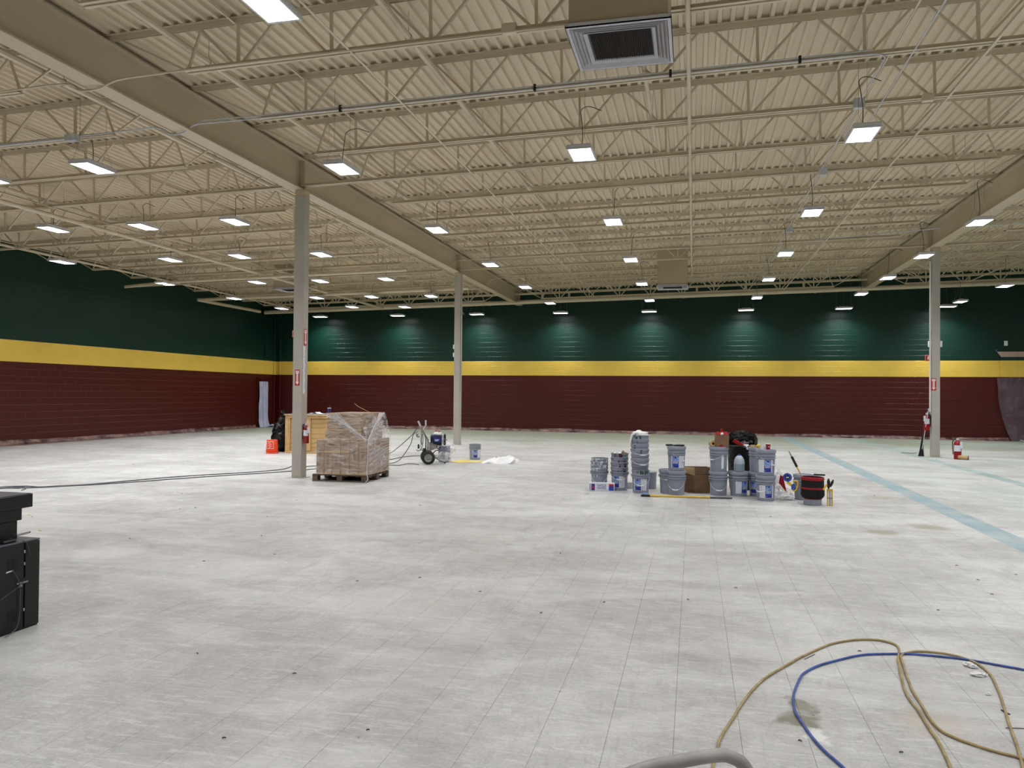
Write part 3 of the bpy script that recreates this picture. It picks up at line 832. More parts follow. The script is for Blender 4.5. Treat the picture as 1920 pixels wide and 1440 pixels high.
def curved(a0, a1, z0, z1, off=.0015, n=10):
    return MB().lathe([(rad(z0) + off, z0), (rad(z1) + off, z1)], n, None, R(a0), R(a1))


def handle_mesh(drop, ang=0):
    mtx = Matrix.Rotation(R(ang), 4, 'Z'); rr = RT + .013
    pts = [mtx @ Vector((rr * math.cos(t), -rr * math.sin(t) * (1 if drop > 0 else .2), .27 - drop * math.sin(t))) for t in [math.pi * k / 20 for k in range(21)]]
    return pts


def pail(c, label, lid=True, lab=None, handle=None, z=0.0, nested=0, drips=None, group='grey paint pails', name='paint_pail', rz=None, inside=False, strip=None, plain=False):
    t = thing(name, label, 'bucket', (c.x, c.y, z), face(c.x, c.y) if rz is None else rz, group)
    t.scale = (1, 1, ZS)
    place('pail_wall', pail_me, t, rot=(0, 0, rnd.random() * 6))
    if lid: place('lid', lid_me, t)
    elif inside: place('paint_film', inside_me, t)
    if handle:
        place('ears', ears_me, t, rot=(0, 0, R(handle[1])))
        pts = handle_mesh(*handle)
        MB().tube(pts, .0021, 5).build('bail_handle', M['steel'] if False else M['white'], t, True)
        MB().tube(pts[8:13], .0085, 8).build('grip', M['white'], t, True)
    if lab is not None:
        a, side = lab
        o = curved(a - 48, a + 48, .045, .225).build('paper_label', M['label'], t)
        b0, b1 = (a - 42, a + 4) if side == 'l' else (a - 8, a + 38)
        curved(b0, b1, .05, .22, .0025).build('blue_panel', M['blue'], o)
        curved(b0 + 1, b1 - 1, .14, .21, .0033).build('pale_blue_field', M['lightblue'], o)
        curved((b0 + b1) / 2 - 5, (b0 + b1) / 2 + 5, .185, .208, .004, 3).build('blue_emblem', M['darkblue'], o)
        curved(b0 + 2, b1 - 2, .05, .078, .0033).build('dark_blue_foot', M['darkblue'], o)
        mb = MB()
        for zz_ in (.135, .122, .11, .066): mb.add(*(lambda q: (q.v, q.f))(curved(b0 + 5, b1 - 5 - 30 * (zz_ == .066), zz_, zz_ + .005, .0041, 4)))
        mb.build('white_text_lines', M['signwhite'], o)['kind'] = 'stuff'
        c0, c1 = (a + 8, a + 44) if side == 'l' else (a - 46, a - 12)
        mb = MB()
        for q_ in range(9): mb.add(*(lambda q: (q.v, q.f))(curved(c0 + 2, c1 - 4 - (q_ % 3) * 6, .065 + q_ * .017, .069 + q_ * .017, .0026, 4)))
        mb.build('small_grey_print', M['galv'], o)['kind'] = 'stuff'
    if strip is not None:
        curved(strip - 9, strip + 9, .04, .235).build('paper_strip', M['label'], t)
    if drips:
        for q_ in range(drips[1]):
            a = drips[2] + rnd.uniform(-1, 1) * drips[3]; ww = rnd.uniform(2, 9); zz1 = PH - rnd.uniform(0, .02); zz0 = zz1 - rnd.uniform(.02, .09)
            mb = MB(); q = MB().lathe([(RT + .0096, .3255 if zz0 < .3255 else zz0), (RT + .0096, zz1)], 4, None, R(a - ww), R(a + ww)); mb.add(q.v, q.f)
            if zz0 < .32:
                q = MB().lathe([(RT + .0008, max(.284, zz0)), (RT + .0008, .321)], 3, None, R(a - ww * .6), R(a + ww * .5)); mb.add(q.v, q.f)
            if zz0 < .285:
                q = MB().lathe([(rad(.21) + .0012, .2), (rad(.23) + .0012, .234)], 3, None, R(a - ww * .3), R(a + ww * .3)); mb.add(q.v, q.f)
            mb.build('paint_drip', M[drips[0]], t)
    return t


def stack(c, labels, dz, z0=0.0, **kw):
    out = []
    for i, l in enumerate(labels):
        k = dict(kw); k.update(l[1]); cc = c + Vector((rnd.uniform(-1, 1), rnd.uniform(-1, 1), 0)) * .004 * (i > 0)
        out.append(pail(cc, l[0], z=z0 + i * dz, **k))
    return out


# a) splattered stack behind the white carton
ca = base_pt(1123.5, 918.5, RB)
W_ = dict(lid=False, drips=('whitepaint', 9, -90, 75))
stack(ca, [('lowest grey pail behind the white printed carton, splashed with white', dict(W_, handle=(.16, 0))), ('second of four nested pails with white splashes, leftmost stack', W_),
           ('third of four nested pails with white splashes, leftmost stack', W_), ('top of four nested pails with white splashes, leftmost stack', dict(W_, drips=('whitepaint', 18, -90, 80)))], .052, group='nested pails splashed with white')
# b) maroon
cb_ = base_pt(1161.5, 920, RB)
R_ = dict(lid=False, drips=('maroon', 5, -90, 50))
sb = stack(cb_, [('lowest pail under maroon-dripped stack, with blue and white label', dict(R_, lab=(-98, 'l'), handle=(.1, 0))), ('second pail of the stack with maroon drips', dict(R_)),
                 ('third pail of the stack with maroon drips', R_), ('top pail of the maroon-dripped stack holding stained rags', dict(R_, drips=('maroon', 9, -90, 40)))], .082, group='nested pails dripped with maroon')
for k, (dx, m, lab, cat) in enumerate(((-.06, 'cloth', 'crumpled white rag on the maroon-dripped pails', 'rag'), (.0, 'cloth', 'small white roller cover on the maroon-dripped pails', 'rag'), (.065, 'rag', 'crumpled brown stained rag on the maroon-dripped pails', 'rag'))):
    tag(MB().blob((0, 0, 0), .045, .05, .04 + .015 * (k == 2), seed=k + 3, flat=False, amp=.5).build('crumpled_rag', M[m], None, True, loc=(cb_.x + dx, cb_.y - .02, .082 * 3 + PH + .005 - .01)), lab, cat)
# c) tall green stack
cc_ = base_pt(1201, 925.5, RB)
c0 = pail(cc_, 'open pail at the foot of the tallest stack, with blue and white label', lid=False, inside=True, lab=(-92, 'l'), handle=(.15, 0), drips=('greenpaint', 12, -75, 40), group='tall stack of green-dripped pails')
cu_ = cc_ + Vector((-.018, .055, 0)); zc_ = .385 - .215
for k, nm in enumerate(('second', 'third', 'fourth', 'fifth', 'sixth', 'top')):
    pail(cu_ + Vector((rnd.uniform(-.004, .004), 0, 0)), '%s pail of the tall stack with green drips%s' % (nm, ', under a white bag' if nm == 'top' else ''), lid=False, z=zc_ + .0 + .079 * k,
         handle=(.08, 20) if k in (1, 3) else None, drips=('greenpaint', (0, 0, 3, 1, 2, 8)[k], -110, 35) if k in (2, 3, 4, 5) else None, group='tall stack of green-dripped pails')
zt_ = zc_ + .079 * 5 + PH * ZS
t = thing('plastic_bag', 'crumpled white and blue plastic bag on the tallest pail stack', 'bag', (cu_.x, cu_.y, zt_ - .03), face(cu_.x, cu_.y))
MB().blob((0, 0, .035), .125, .11, .06, seed=5, flat=False, amp=.45).build('bag_body', M['cloth'], t, True)
MB().blob((-.02, -.06, .02), .06, .06, .03, seed=9, flat=False, amp=.4).build('blue_print', M['blue'], t, True)
MB().tube([(-.08, -.06, .05), (-.13, -.08, .02), (-.15, -.09, -.06), (-.165, -.09, -.12)], [.03, .022, .014, .008], 7).build('bag_tail', M['cloth'], t, True)
# small cans behind
q = base_pt(1178.5, 916, .07)
tag(MB().lathe([(0, 0), (.075, 0), (.078, .004), (.078, .1), (.074, .104), (0, .1)], 20).build('round_can', M['galv'], None, True, loc=q), 'low dark grey can on the floor between the maroon and green stacks', 'can')
q = base_pt(1219.5, 917, .1)
tag(MB().lathe([(0, 0), (.095, 0), (.1, .22), (.106, .225), (.106, .235), (.1, .24), (.1, .25), (.106, .255), (.106, .28), (.1, .285), (0, .27)], 24).build('small_pail', M['bucket'], None, True, loc=q), 'small grey ribbed pail half hidden right of the tallest stack', 'bucket')
# e) and d)
pail(base_pt(1252.5, 926, RB), 'closed grey pail on the floor, left behind the pair topped by a black tray', handle=(.06, 0))
cd_ = base_pt(1268, 928.8, RB)
pail(cd_, 'lower plain pail of the pair topped by a black tray', handle=(.19, -6))
pail(cd_ + Vector((.0, 0, 0)), 'upper labelled pail of the pair, with a black tray on its lid', lab=(-78, 'l'), handle=(.12, 60), z=.384)
zt2 = .768
t = thing('roller_tray', 'black paint brush tool lying on the lid of the labelled pail', 'tool', (cd_.x, cd_.y, zt2), face(cd_.x, cd_.y))
MB().rbox(-.05, .12, -.06, .06, 0, .022, .008).build('head', M['black'], t)
MB().tube([(-.05, -.03, .015), (-.08, -.03, .018), (-.17, -.035, .014)], [.008, .014, .014], 8).build('handle', M['black'], t, True)
MB().tube(spline([(-.03, -.05, .02), (.03, -.07, .035), (.1, -.06, .03), (.13, -.02, .02)], 4), .004, 5).build('frame_wire', M['steel'], t, True)
# white printed carton in front of a)
pc = G(1105, 921); pd = G(1151, 920.5)
t = thing('printed_carton', 'small white carton printed in French in front of the leftmost pails', 'box', ((pc.x + pd.x) / 2, (pc.y + pd.y) / 2, 0), face(-1.3, 12.4) * .6)
wc = (pd - pc).length / 2; hc = .135
MB().rbox(-wc, wc, 0, .1, 0, hc, .003).build('carton_body', M['label'], t)
MB().box(-wc + .04, -wc + .095, -.0015, 0, .012, hc - .02).build('blue_panel', M['darkblue'], t)
MB().box(wc - .09, wc - .01, -.0015, 0, .012, hc - .05).build('blue_corner', M['blue'], t)
MB().box(wc - .09, wc - .01, -.0015, 0, hc - .05, hc - .02).build('red_corner', M['signred'], t)
text('PLASTIQUE', .052, M['darkblue'], t, (.0, -.001, .09), sx=.56)
text('POUR PORTES', .048, M['darkblue'], t, (-.0, -.001, .045), sx=.48)
MB().prism([(-wc + .055, .03), (-wc + .08, .03), (-wc + .08, .075), (-wc + .0675, .09), (-wc + .055, .075)], -.0022, -.0015).build('red_emblem', M['signred'], t)
mb = MB()
for k in range(6): mb.box(-wc + .008, -wc + .03, -.0015, 0, .02 + k * .017, .028 + k * .017)
mb.build('black_marks', M['ink'], t)['kind'] = 'stuff'
# f) open cardboard box
cf = G(1302, 924.5)
t = thing('cardboard_box', 'open brown cardboard box standing between the pail stacks', 'box', cf, face(cf.x, cf.y) + R(12))
bh = .41; bw = .25; bd = .24
mx = Matrix.Rotation(R(0), 4, 'Z')
MB().box(0, bw, 0, .005, 0, bh).build('front_wall', M['card2'], t)
dl = Matrix.Rotation(R(38), 4, 'Z')
MB().box(0, .005, 0, bd, 0, bh, dl).build('left_wall', M['card2'], t)
MB().box(bw - .005, bw, 0, bd, 0, bh).build('right_wall', M['card2'], t)
MB().box(-.12, bw, bd - .005, bd, 0, bh).build('back_wall', M['card2'], t)
MB().add([(0, 0, bh - .0), (-.148, .19, bh), (-.11, .1, bh + .0 - .1), (-.0, -.02, bh - .13), ], [(0, 1, 2, 3)]).build('folded_flap', M['cardtape'], t)
MB().add([(bw, 0, bh), (bw, bd, bh), (bw + .05, bd * .8, bh - .005), (bw + .05, .02, bh - .01)], [(0, 1, 2, 3), (3, 2, 1, 0)]).build('flap', M['card2'], t)
MB().box(0, bw, -.001, 0, bh - .11, bh - .1).box(.03, .13, -.0015, 0, bh - .07, bh - .06).build('dark_print', M['ink'], t)['kind'] = 'stuff'
MB().box(-.12, bw, .0, bd, 0, .004).build('bottom', M['card2'], t)
# white wire hanger-like hoop right of d
q = base_pt(1291, 918, 0)
tag(MB().tube(spline([(0, 0, .003), (.03, 0, .1), (.05, 0, .19), (.04, 0, .225), (.01, 0, .21), (-.005, 0, .15), (-.02, 0, .03)], 4), .004, 5).build('bent_wire', M['white'], None, True, loc=q), 'white bent wire leaning by the pail beside the open box', 'wire')
# g) extension pole on floor
a, b = G(1199, 931), G(1373, 936); ln = (b - a).length
t = thing('extension_pole', 'yellow extension pole lying in front of the pails', 'pole', ((a.x + b.x) / 2, (a.y + b.y) / 2, .017), math.atan2(b.y - a.y, b.x - a.x)); h_ = ln / 2
MB().tube([(-h_ + .16, 0, 0), (h_ - .33, 0, 0)], .013, 10).build('yellow_tube', M['yellow'], t, True)
MB().tube([(-h_ + .02, 0, 0), (-h_ + .03, 0, 0), (-h_ + .16, 0, 0)], [.008, .017, .017], 10).build('dark_grip', M['black'], t, True)
MB().tube([(h_ - .33, 0, 0), (h_ - .05, 0, 0), (h_, 0, 0)], [.015, .015, .011], 10).build('grey_grip', M['hose'], t, True)
q = G(1210, 927.5)
tag(MB().blob((0, 0, .015), .05, .03, .015, seed=4).build('small_packet', M['lightblue'], None, True, loc=q), 'small blue and white packet behind the left end of the pole', 'packet')
# h) stack 5
ch_ = base_pt(1347, 930, RB)
pail(ch_, 'plain closed pail on the floor just right of the open cardboard box', handle=(.19, 4))
pail(ch_, 'pail with a paper strip, under the red and brown carrier box', z=.384, handle=(.1, -50), strip=-62)
t = thing('carrier_box', 'brown and red cardboard carrier on the pails by the bin bag', 'box', (ch_.x + .045, ch_.y - .02, .768), face(ch_.x, ch_.y) + R(8))
MB().rbox(-.1, .1, -.08, .08, 0, .19, .004).build('carton_body', M['card2'], t)
MB().add([(-.1, -.08, .19), (.1, -.08, .19), (.08, -.02, .235), (-.08, -.02, .235), (-.1, .08, .19), (.1, .08, .19), (.08, .02, .235), (-.08, .02, .235)], [(0, 1, 2, 3), (5, 4, 7, 6), (3, 2, 6, 7), (1, 5, 6, 2), (4, 0, 3, 7)]).build('red_top', M['red'], t)
MB().rbox(-.015, .015, -.012, .012, .23, .285, .003).build('red_tab', M['red'], t)
MB().prism([(-.06, 0), (.03, 0), (-.01, .04), (-.03, .045)], -.082, -.08).build('red_print', M['red'], t)
MB().box(.1, .1015, -.07, .07, 0.01, .19).build('red_side', M['red'], t)
MB().blob((-.01, -.09, .205), .024, .02, .024, amp=0, flat=False).build('white_ball', M['white'], t, True)
t = thing('tape_roll', 'cream roll of masking tape on its side by the carrier box', 'tape', (ch_.x - .1, ch_.y - .06, .768 + .05), face(ch_.x, ch_.y) + R(30))
mtx = Matrix.Rotation(R(90), 4, 'X')
MB().lathe([(.02, -.03), (.05, -.03), (.05, .03), (.02, .03), (.02, -.03)], 24, mtx).build('roll', M['khaki'], t, True)
MB().lathe([(.013, -.031), (.021, -.031), (.021, .031), (.013, .031), (.013, -.031)], 20, mtx).build('core', M['black'], t, True)
# i) middle pail + jug
ci = base_pt(1385, 931, RB)
pail(ci, 'closed pail with a side label, carrying the water jug', lab=(-62, 'r'))
t = thing('plastic_jug', 'translucent round-shouldered jug half full, with blue cap', 'jug', (ci.x + .005, ci.y - .02, .384), face(ci.x, ci.y))
MB().lathe([(0, 0), (.07, .0), (.08, .008), (.082, .12)], 24).build('filled_lower_part', M['jugwater'], t, True)
MB().lathe([(.082, .12), (.081, .15), (.074, .185), (.055, .225), (.035, .245), (.022, .25), (0, .25)], 24).build('empty_upper_part', M['jug'], t, True)
MB().lathe([(0, .25), (.022, .25), (.022, .272), (0, .272)], 16).build('blue_cap', M['darkblue'], t, True)
# j) black bin bag in a bin
cj = base_pt(1390, 921, .27)
t = thing('rubbish_bin', 'black bin lined with a black bag, open and full of rubbish', 'bin', (cj.x, cj.y, 0), face(cj.x, cj.y))
m = MB(); prof = [(.19, 0), (.215, .3), (.225, .55), (.235, .7)]
n = 28; vs = []
for i_, (r_, z_) in enumerate(prof):
    for k in range(n):
        a_ = 2 * math.pi * k / n; p_ = Vector((r_ * math.cos(a_), r_ * .85 * math.sin(a_), z_)); vs.append(p_ * 1 + Vector((math.cos(a_), math.sin(a_), 0)) * .025 * mnz.noise(Vector((math.cos(a_) * 4, math.sin(a_) * 4, z_ * 3))))
for (r_, z_) in ((.25, .8), (.26, .86)):
    for k in range(n):
        a_ = 2 * math.pi * k / n; up = .13 * max(0, math.sin(a_)) + .03 * mnz.noise(Vector((math.cos(a_) * 3, math.sin(a_) * 3, 8)))
        vs.append(Vector((r_ * math.cos(a_) * (1 - .25 * max(0, math.sin(a_))), r_ * .85 * math.sin(a_), z_ - .05 * (math.sin(a_) < -.2) + up * (z_ > .82) - .08 * (z_ > .82) * (math.sin(a_) < 0))))
for (r_, z_) in ((.22, .8), (.2, .68)):
    for k in range(n):
        a_ = 2 * math.pi * k / n; vs.append(Vector((r_ * math.cos(a_) * .95, r_ * .8 * math.sin(a_), z_ - .05 * (math.sin(a_) < 0) + .07 * max(0, math.sin(a_)) * (z_ > .75))))
m.add(vs, [(j * n + k, j * n + (k + 1) % n, (j + 1) * n + (k + 1) % n, (j + 1) * n + k) for j in range(7) for k in range(n)])
m.build('bag_liner', M['bag'], t, True)
MB().blob((.09, .02, .74), .13, .1, .07, seed=14, flat=False, amp=.5).build('black_film_tangle', M['bag'], t, True)
tag(MB().bar((-.13, -.12, .83), (.06, -.14, .72), .09, .05).build('red_carton', M['red'], None, loc=(cj.x, cj.y, 0), rot=(0, 0, face(cj.x, cj.y))), 'crumpled red carton poking out of the bin bag', 'box')
tag(MB().blob((0, 0, 0), .07, .05, .05, seed=21, flat=False, amp=.6).build('crumpled_paper', M['cloth'], None, True, loc=(cj.x + .06, cj.y - .16, .72)), 'crumpled white paper at the mouth of the bin bag', 'paper')
for dx_, lab in ((-.02, 'left'), (.03, 'right')): pass
# k) stack 6 front and rear
ck = base_pt(1435.5, 940, RB)
pail(ck, 'front labelled pail on the floor at the right end of the pail group', lab=(-84, 'r'), handle=(.14, -35))
pail(ck + Vector((.0, 0, 0)), 'upper front pail with large label under the red paper cup', z=.384, lab=(-92, 'r'), handle=(.12, 55))
ck2 = base_pt(1423.5, 933, RB)
ck2 += Vector((ck2.x, ck2.y, 0)).normalized() * .1 + Vector((-.02, 0, 0))
pail(ck2, 'rear lower pail at the right end, mostly hidden, blue label edge', lab=(-105, 'l'))
pail(ck2, 'rear upper pail at the right end, mostly hidden behind the labelled one', z=.384)
t = thing('paper_cup', 'red and white paper cup on the front right pail lid', 'cup', (ck.x - .02 + .05, ck.y - .03, .768), face(ck.x, ck.y))
MB().lathe([(0, 0), (.028, 0), (.036, .085), (.034, .085), (.026, .004)], 20).build('cup_wall', M['red'], t, True)
MB().lathe([(.0365, .082), (.039, .086), (.0365, .09), (.035, .086)], 20).build('white_rim', M['white'], t, True)
MB().lathe([(.0335, .04), (.0345, .05)], 5, Matrix.Rotation(R(12), 4, 'Y'), R(-125), R(-60)).build('white_swoosh', M['white'], t)
tag(MB().lathe([(0, 0), (.028, 0), (.034, .06), (.03, .06)], 16).build('paper_cup', M['signwhite'], None, True, loc=(ck.x - .055, ck.y - .02, .768)), 'small pale crumpled cup left of the red one', 'cup')
tag(MB().blob((0, 0, .02), .035, .03, .03, seed=31, flat=False, amp=.4).build('putty_tub', M['yellow'], None, True, loc=(ck2.x + .0, ck2.y - .06, .768)), 'small yellow tub on the rear right pail', 'tub')
tag(MB().lathe([(0, 0), (.04, 0), (.04, .035), (0, .035)], 16).build('round_tub', M['khaki'], None, True, loc=(ck2.x - .085, ck2.y - .06, .768)), 'cream round tub on the rear right pail', 'tub')
# l) clear bag
cl_ = base_pt(1464, 938, .1)
t = thing('plastic_bag', 'clear crumpled plastic bag with red print right of the pails', 'bag', (cl_.x, cl_.y, 0), face(cl_.x, cl_.y))
MB().blob((.02, 0, .09), .14, .11, .1, seed=2, n=24, m=14, amp=.5).blob((-.03, .02, .26), .07, .06, .18, seed=3, n=18, m=12, amp=.4).build('film', M['bagfilm'], t, True)
MB().add([(-.01, -.07, .38), (.03, -.075, .36), (.085, -.1, .12), (.05, -.1, .16), (-.03, -.08, .26)], [(0, 4, 3, 2, 1)]).build('red_print', M['red'], t)
MB().blob((.12, -.05, .04), .07, .05, .035, seed=8, amp=.6).build('crumpled_end', M['bagfilm'], t, True)
# m) tool pails
cm2 = base_pt(1506, 939, RB); cm2 += Vector((cm2.x, cm2.y, 0)).normalized() * .06
pail(cm2, 'closed pail behind the tool-belt pail with blue tape roll', handle=(.05, 90))
cm = base_pt(1523.5, 948.4, RB)
t = pail(cm, 'open pail wearing a red and black tool organiser', lid=False, handle=(-.035, 15), name='tool_pail')
fm = face(cm.x, cm.y)
t = thing('tool_organiser', 'red and black fabric tool organiser wrapped round the front pail', 'organiser', (cm.x, cm.y, 0), fm); t.scale = (1, 1, 1.12)
MB().lathe([(RT + .012, .32), (RT + .02, .322), (RT + .02, .358), (RT + .008, .363)], 32).build('red_band', M['redfabric'], t, True)
MB().lathe([(RT + .012, .215), (RT + .019, .22), (RT + .017, .322)], 32).build('black_band', M['blackfabric'], t, True)
MB().lathe([(RT + .02, .205), (RT + .026, .21), (RT + .024, .232)], 32).build('red_pocket_edge', M['redfabric'], t, True)
for k in range(7):
    a_ = -90 + (k - 3) * 38
    MB().lathe([(RB + .004, .085), (RB + .022, .1), (RT + .026, .13), (RT + .025, .207)], 6, None, R(a_ - 18.5), R(a_ + 18.5)).build('pocket', M['blackfabric'], t, True)
MB().lathe([(RB + .006, .077), (RB + .012, .086)], 28, None, R(-150), R(-30)).build('red_hem', M['redfabric'], t, True)
vx = Vector((math.cos(fm), math.sin(fm), 0)); vy = Vector((-math.sin(fm), math.cos(fm), 0))


def near(dx, dy, z): return cm + vx * dx + vy * dy + Vector((0, 0, z))


SM = 12.25 / 1437   # metres per photo pixel at this spot
def pxl(px, py, dy=0.0): return near((px - 1523.5) * SM, dy, (948.4 - py) * SM)


t = thing('tape_roll', 'blue tape roll hanging left of the tool pails', 'tape', pxl(1483, 903.5, -.02), fm)
MB().lathe([(.033, -.025), (.062, -.025), (.064, 0), (.062, .025), (.033, .025), (.033, -.025)], 24, mtx).build('roll', M['blue'], t, True)
MB().lathe([(0, -.02), (.034, -.02), (.034, .02), (0, .02)], 20, mtx).build('core', M['black'], t, True)
MB().blob((-.008, -.022, 0), .008, .005, .012, amp=0, flat=False).blob((.012, -.022, 0), .008, .005, .01, amp=0, flat=False).build('white_hub', M['white'], t, True)
t = thing('scraper', 'yellow-handled scraper hanging below the blue tape roll', 'tool', pxl(1486, 914, -.03), fm, rot=(0, R(35), fm))
MB().rbox(-.035, .045, -.01, .01, -.02, .022, .008).build('handle', M['yellow'], t)
t = thing('hand_tools', 'cluster of yellow and blue grips beside the red organiser', 'tool', pxl(1494.5, 916, -.06), fm)
MB().tube(spline([(-.02, 0, .06), (.035, 0, .06), (.045, 0, .02), (.03, 0, -.05), (.0, 0, -.085), (-.03, 0, -.08)], 4), .01, 8).build('yellow_loop_handle', M['yellow'], t, True)
MB().blob((-.01, .01, -.03), .035, .02, .05, seed=3, flat=False, amp=.3).build('blue_grip', M['blue'], t, True)
MB().tube([(0, 0, .07), (.02, 0, -.02), (-.02, 0, -.06)], .008, 6).build('steel_shank', M['steel'], t, True)
a, b = pxl(1506, 901, .0), pxl(1485.6, 859.5, .02); d_ = b - a
t = thing('extension_pole', 'short pole with black grip standing in the tool pails', 'pole', a - d_ * .25)
o_ = a - d_ * .25
MB().tube([Vector((0, 0, 0)), a + d_ * .25 - o_], .0085, 8).build('pale_shaft', M['khaki'], t, True)
MB().tube([a + d_ * .25 - o_, a + d_ * .38 - o_], .012, 8).build('yellow_collar', M['yellow'], t, True)
MB().tube([a + d_ * .38 - o_, a + d_ * .8 - o_], .018, 8).build('black_grip', M['black'], t, True)
MB().tube([a + d_ * .8 - o_, a + d_ * 1.02 - o_], [.012, .007], 8).build('tip', M['steel'], t, True)
t = thing('work_gloves', 'pair of black gloves clipped right of the red organiser', 'gloves', pxl(1550, 911, -.04), fm)
MB().blob((-.012, 0, 0), .022, .018, .075, seed=6, flat=False, amp=.3).build('glove', M['black'], t, True)
MB().blob((.026, 0, .02), .018, .016, .055, seed=7, flat=False, amp=.3).build('glove', M['black'], t, True, rot=(0, R(20), 0))
t = thing('yellow_level', 'yellow frame tool with clear panels, standing right of the tool pail', 'tool', pxl(1550.7, 950, -.02), fm)
hh = 30 * SM; ww = .04
MB().rbox(-ww, -ww + .014, -.012, .012, 0, hh, .003).rbox(ww - .014, ww, -.012, .012, 0, hh, .003).rbox(-ww, ww, -.012, .012, 0, .02, .003).rbox(-ww, ww, -.012, .012, hh - .03, hh, .003).build('yellow_frame', M['yellow'], t)
MB().box(-ww + .01, ww - .01, -.004, .004, .02, hh - .03).build('clear_panel', M['label'], t)
MB().tube([(0, -.008, .02), (0, -.008, hh - .03)], .003, 5).tube([(-ww, -.014, hh * .5), (ww, -.014, hh * .5)], .005, 5).build('dark_rod', M['hose'], t)
t = thing('utility_knife', 'yellow knife handle in the right pocket of the organiser', 'tool', pxl(1543, 916, -.12), fm, rot=(0, R(28), fm))
MB().rbox(-.012, .012, -.006, .006, -.05, .05, .004).build('handle', M['yellow'], t)
t = thing('rubber_grip', 'black rounded grip lying across the tool pail rim', 'tool', pxl(1533.5, 897, .0), fm)
MB().tube([(-.075, 0, 0), (-.06, 0, 0), (.07, 0, 0), (.085, 0, 0)], [.009, .014, .014, .009], 8).build('grip', M['black'], t, True)
q = [G(1474, 932), G(1480, 933), G(1486, 933.5)]
tag(MB().tube([p_ + Vector((0, 0, .006)) for p_ in q], .006, 6).build('dark_stick', M['hose'], None, True), 'thin dark stick on the floor between clear bag and tool pails', 'stick')

# ---- pallet with cartons ---------------------------------------------------
P0 = Vector((-5.545, 12.44, 0)); PR = R(1.5)
t = thing('wooden_pallet', 'dark weathered wooden pallet under the wrapped cartons', 'pallet', P0, PR)
PW, PD = 1.02, 1.08
for k in range(7):
    y0 = k * (PD - .1) / 6; MB().rbox(-PW, 0, y0, y0 + .1, .105, .125, .003).build('deck_board', M['palletwood'], t)
for x0 in (-PW, -PW / 2 - .05, -.1):
    MB().rbox(x0, x0 + .1, 0, PD, .085, .105, .003).build('stringer_board', M['palletwood'], t)
    for y0 in (0, PD / 2 - .06, PD - .12): MB().rbox(x0, x0 + .1, y0, y0 + .12, .018, .086, .004).build('block', M['palletwood'], t)
for y0 in (0, PD / 2 - .05, PD - .1):
    MB().rbox(-PW, 0, y0, y0 + .1, 0, .018, .003).build('bottom_board', M['palletwood'], t)
PM = Matrix.Translation(P0) @ Matrix.Rotation(PR, 4, 'Z')


def carton(x0, x1, y0, y1, z0, z1, label, print_='v'):
    c = PM @ Vector(((x0 + x1) / 2, (y0 + y1) / 2, z0))
    t = thing('cardboard_carton', label, 'box', c, PR, 'wrapped cartons on the pallet'); w2, d2, h = (x1 - x0) / 2 - .003, (y1 - y0) / 2 - .0015, z1 - z0 - .002
    MB().rbox(-w2, w2, -d2, d2, 0, h, .003).build('carton_body', M['card'], t)
    MB().box(-w2 + .004, w2 - .004, -d2 - .0012, -d2, .004, min(.045, h * .2)).build('bottom_tape', M['cardtape'], t)
    mb = MB()
    if print_ == 'v':
        for k in range(9):
            mb.box(-.012, -.004, -d2 - .0015, -d2, h * .42 + k * .02, h * .42 + k * .02 + .012 + .004 * (k % 3)); mb.box(.006, .012, -d2 - .0015, -d2, h * .42 + k * .02, h * .42 + k * .02 + .012)
    elif print_ == 'h':
        for k in range(7): mb.box(-.06 + k * .016, -.05 + k * .016, -d2 - .0015, -d2, h * .62, h * .62 + .012 + .004 * (k % 2))
        mb.box(-.06, .05, -d2 - .0015, -d2, h * .74, h * .76)
    if mb.v: mb.build('printed_marks', M['ink'], t)['kind'] = 'stuff'
    mb = MB()
    for k in range(3): mb.box(-.03 + k * .02, -.018 + k * .02, -d2 - .0016, -d2 - .0012, .02, .026)
    if z0 < .2: mb.build('printed_marks', M['ink'], t)['kind'] = 'stuff'
    return t


ZL, ZM, ZT = .125, .735, 1.21
xs = [-.965, -.815, -.66, -.505, -.33, -.165, 0]
names = ['leftmost', 'second', 'third', 'fourth', 'fifth', 'rightmost']
for i in range(6):
    if i in (1, 2):
        carton(xs[i] + .01, xs[i + 1] + .01, .01, .53, ZL, ZL + .375, 'short %s carton of the bottom front row, left to right' % names[i])
    elif i == 3:
        carton(xs[i] + .01, xs[i + 1] + .01, .01, .53, ZL, ZL + .38, 'lower part-height fourth carton of the bottom front row')
        carton(xs[i] + .01, xs[i + 1] + .01, .01, .53, ZL + .38, ZM, 'small carton on top of the fourth bottom front carton', 'h')
    else: carton(xs[i] + .01, xs[i + 1] + .01, .01, .53, ZL, ZM, 'tall %s carton of the bottom front row' % names[i])
carton(xs[1] + .01, xs[3] + .01, .01, .53, ZL + .375, ZM, 'wide carton lying on the second and third bottom front cartons', 'h')
carton(-.5, .01, .535, 1.07, ZL, ZM, 'large rear carton at the right end of the bottom layer', '')
carton(-.96, -.503, .535, 1.07, ZL, ZM, 'large rear carton at the left end of the bottom layer', '')
h3 = (ZT - ZM) / 3
for k, nm in enumerate(('lowest', 'middle', 'topmost')):
    z = ZM + k * h3; xl = (-.8, -.765, -.755)[k]
    carton(xl, -.12 - .005 * k, .03, .5, z, z + h3, '%s flat carton in the upper front stack' % nm, 'h')
    carton(xl, -.10 - .01 * k, .505, 1.0, z, z + h3, '%s flat carton in the upper rear stack' % nm, '')
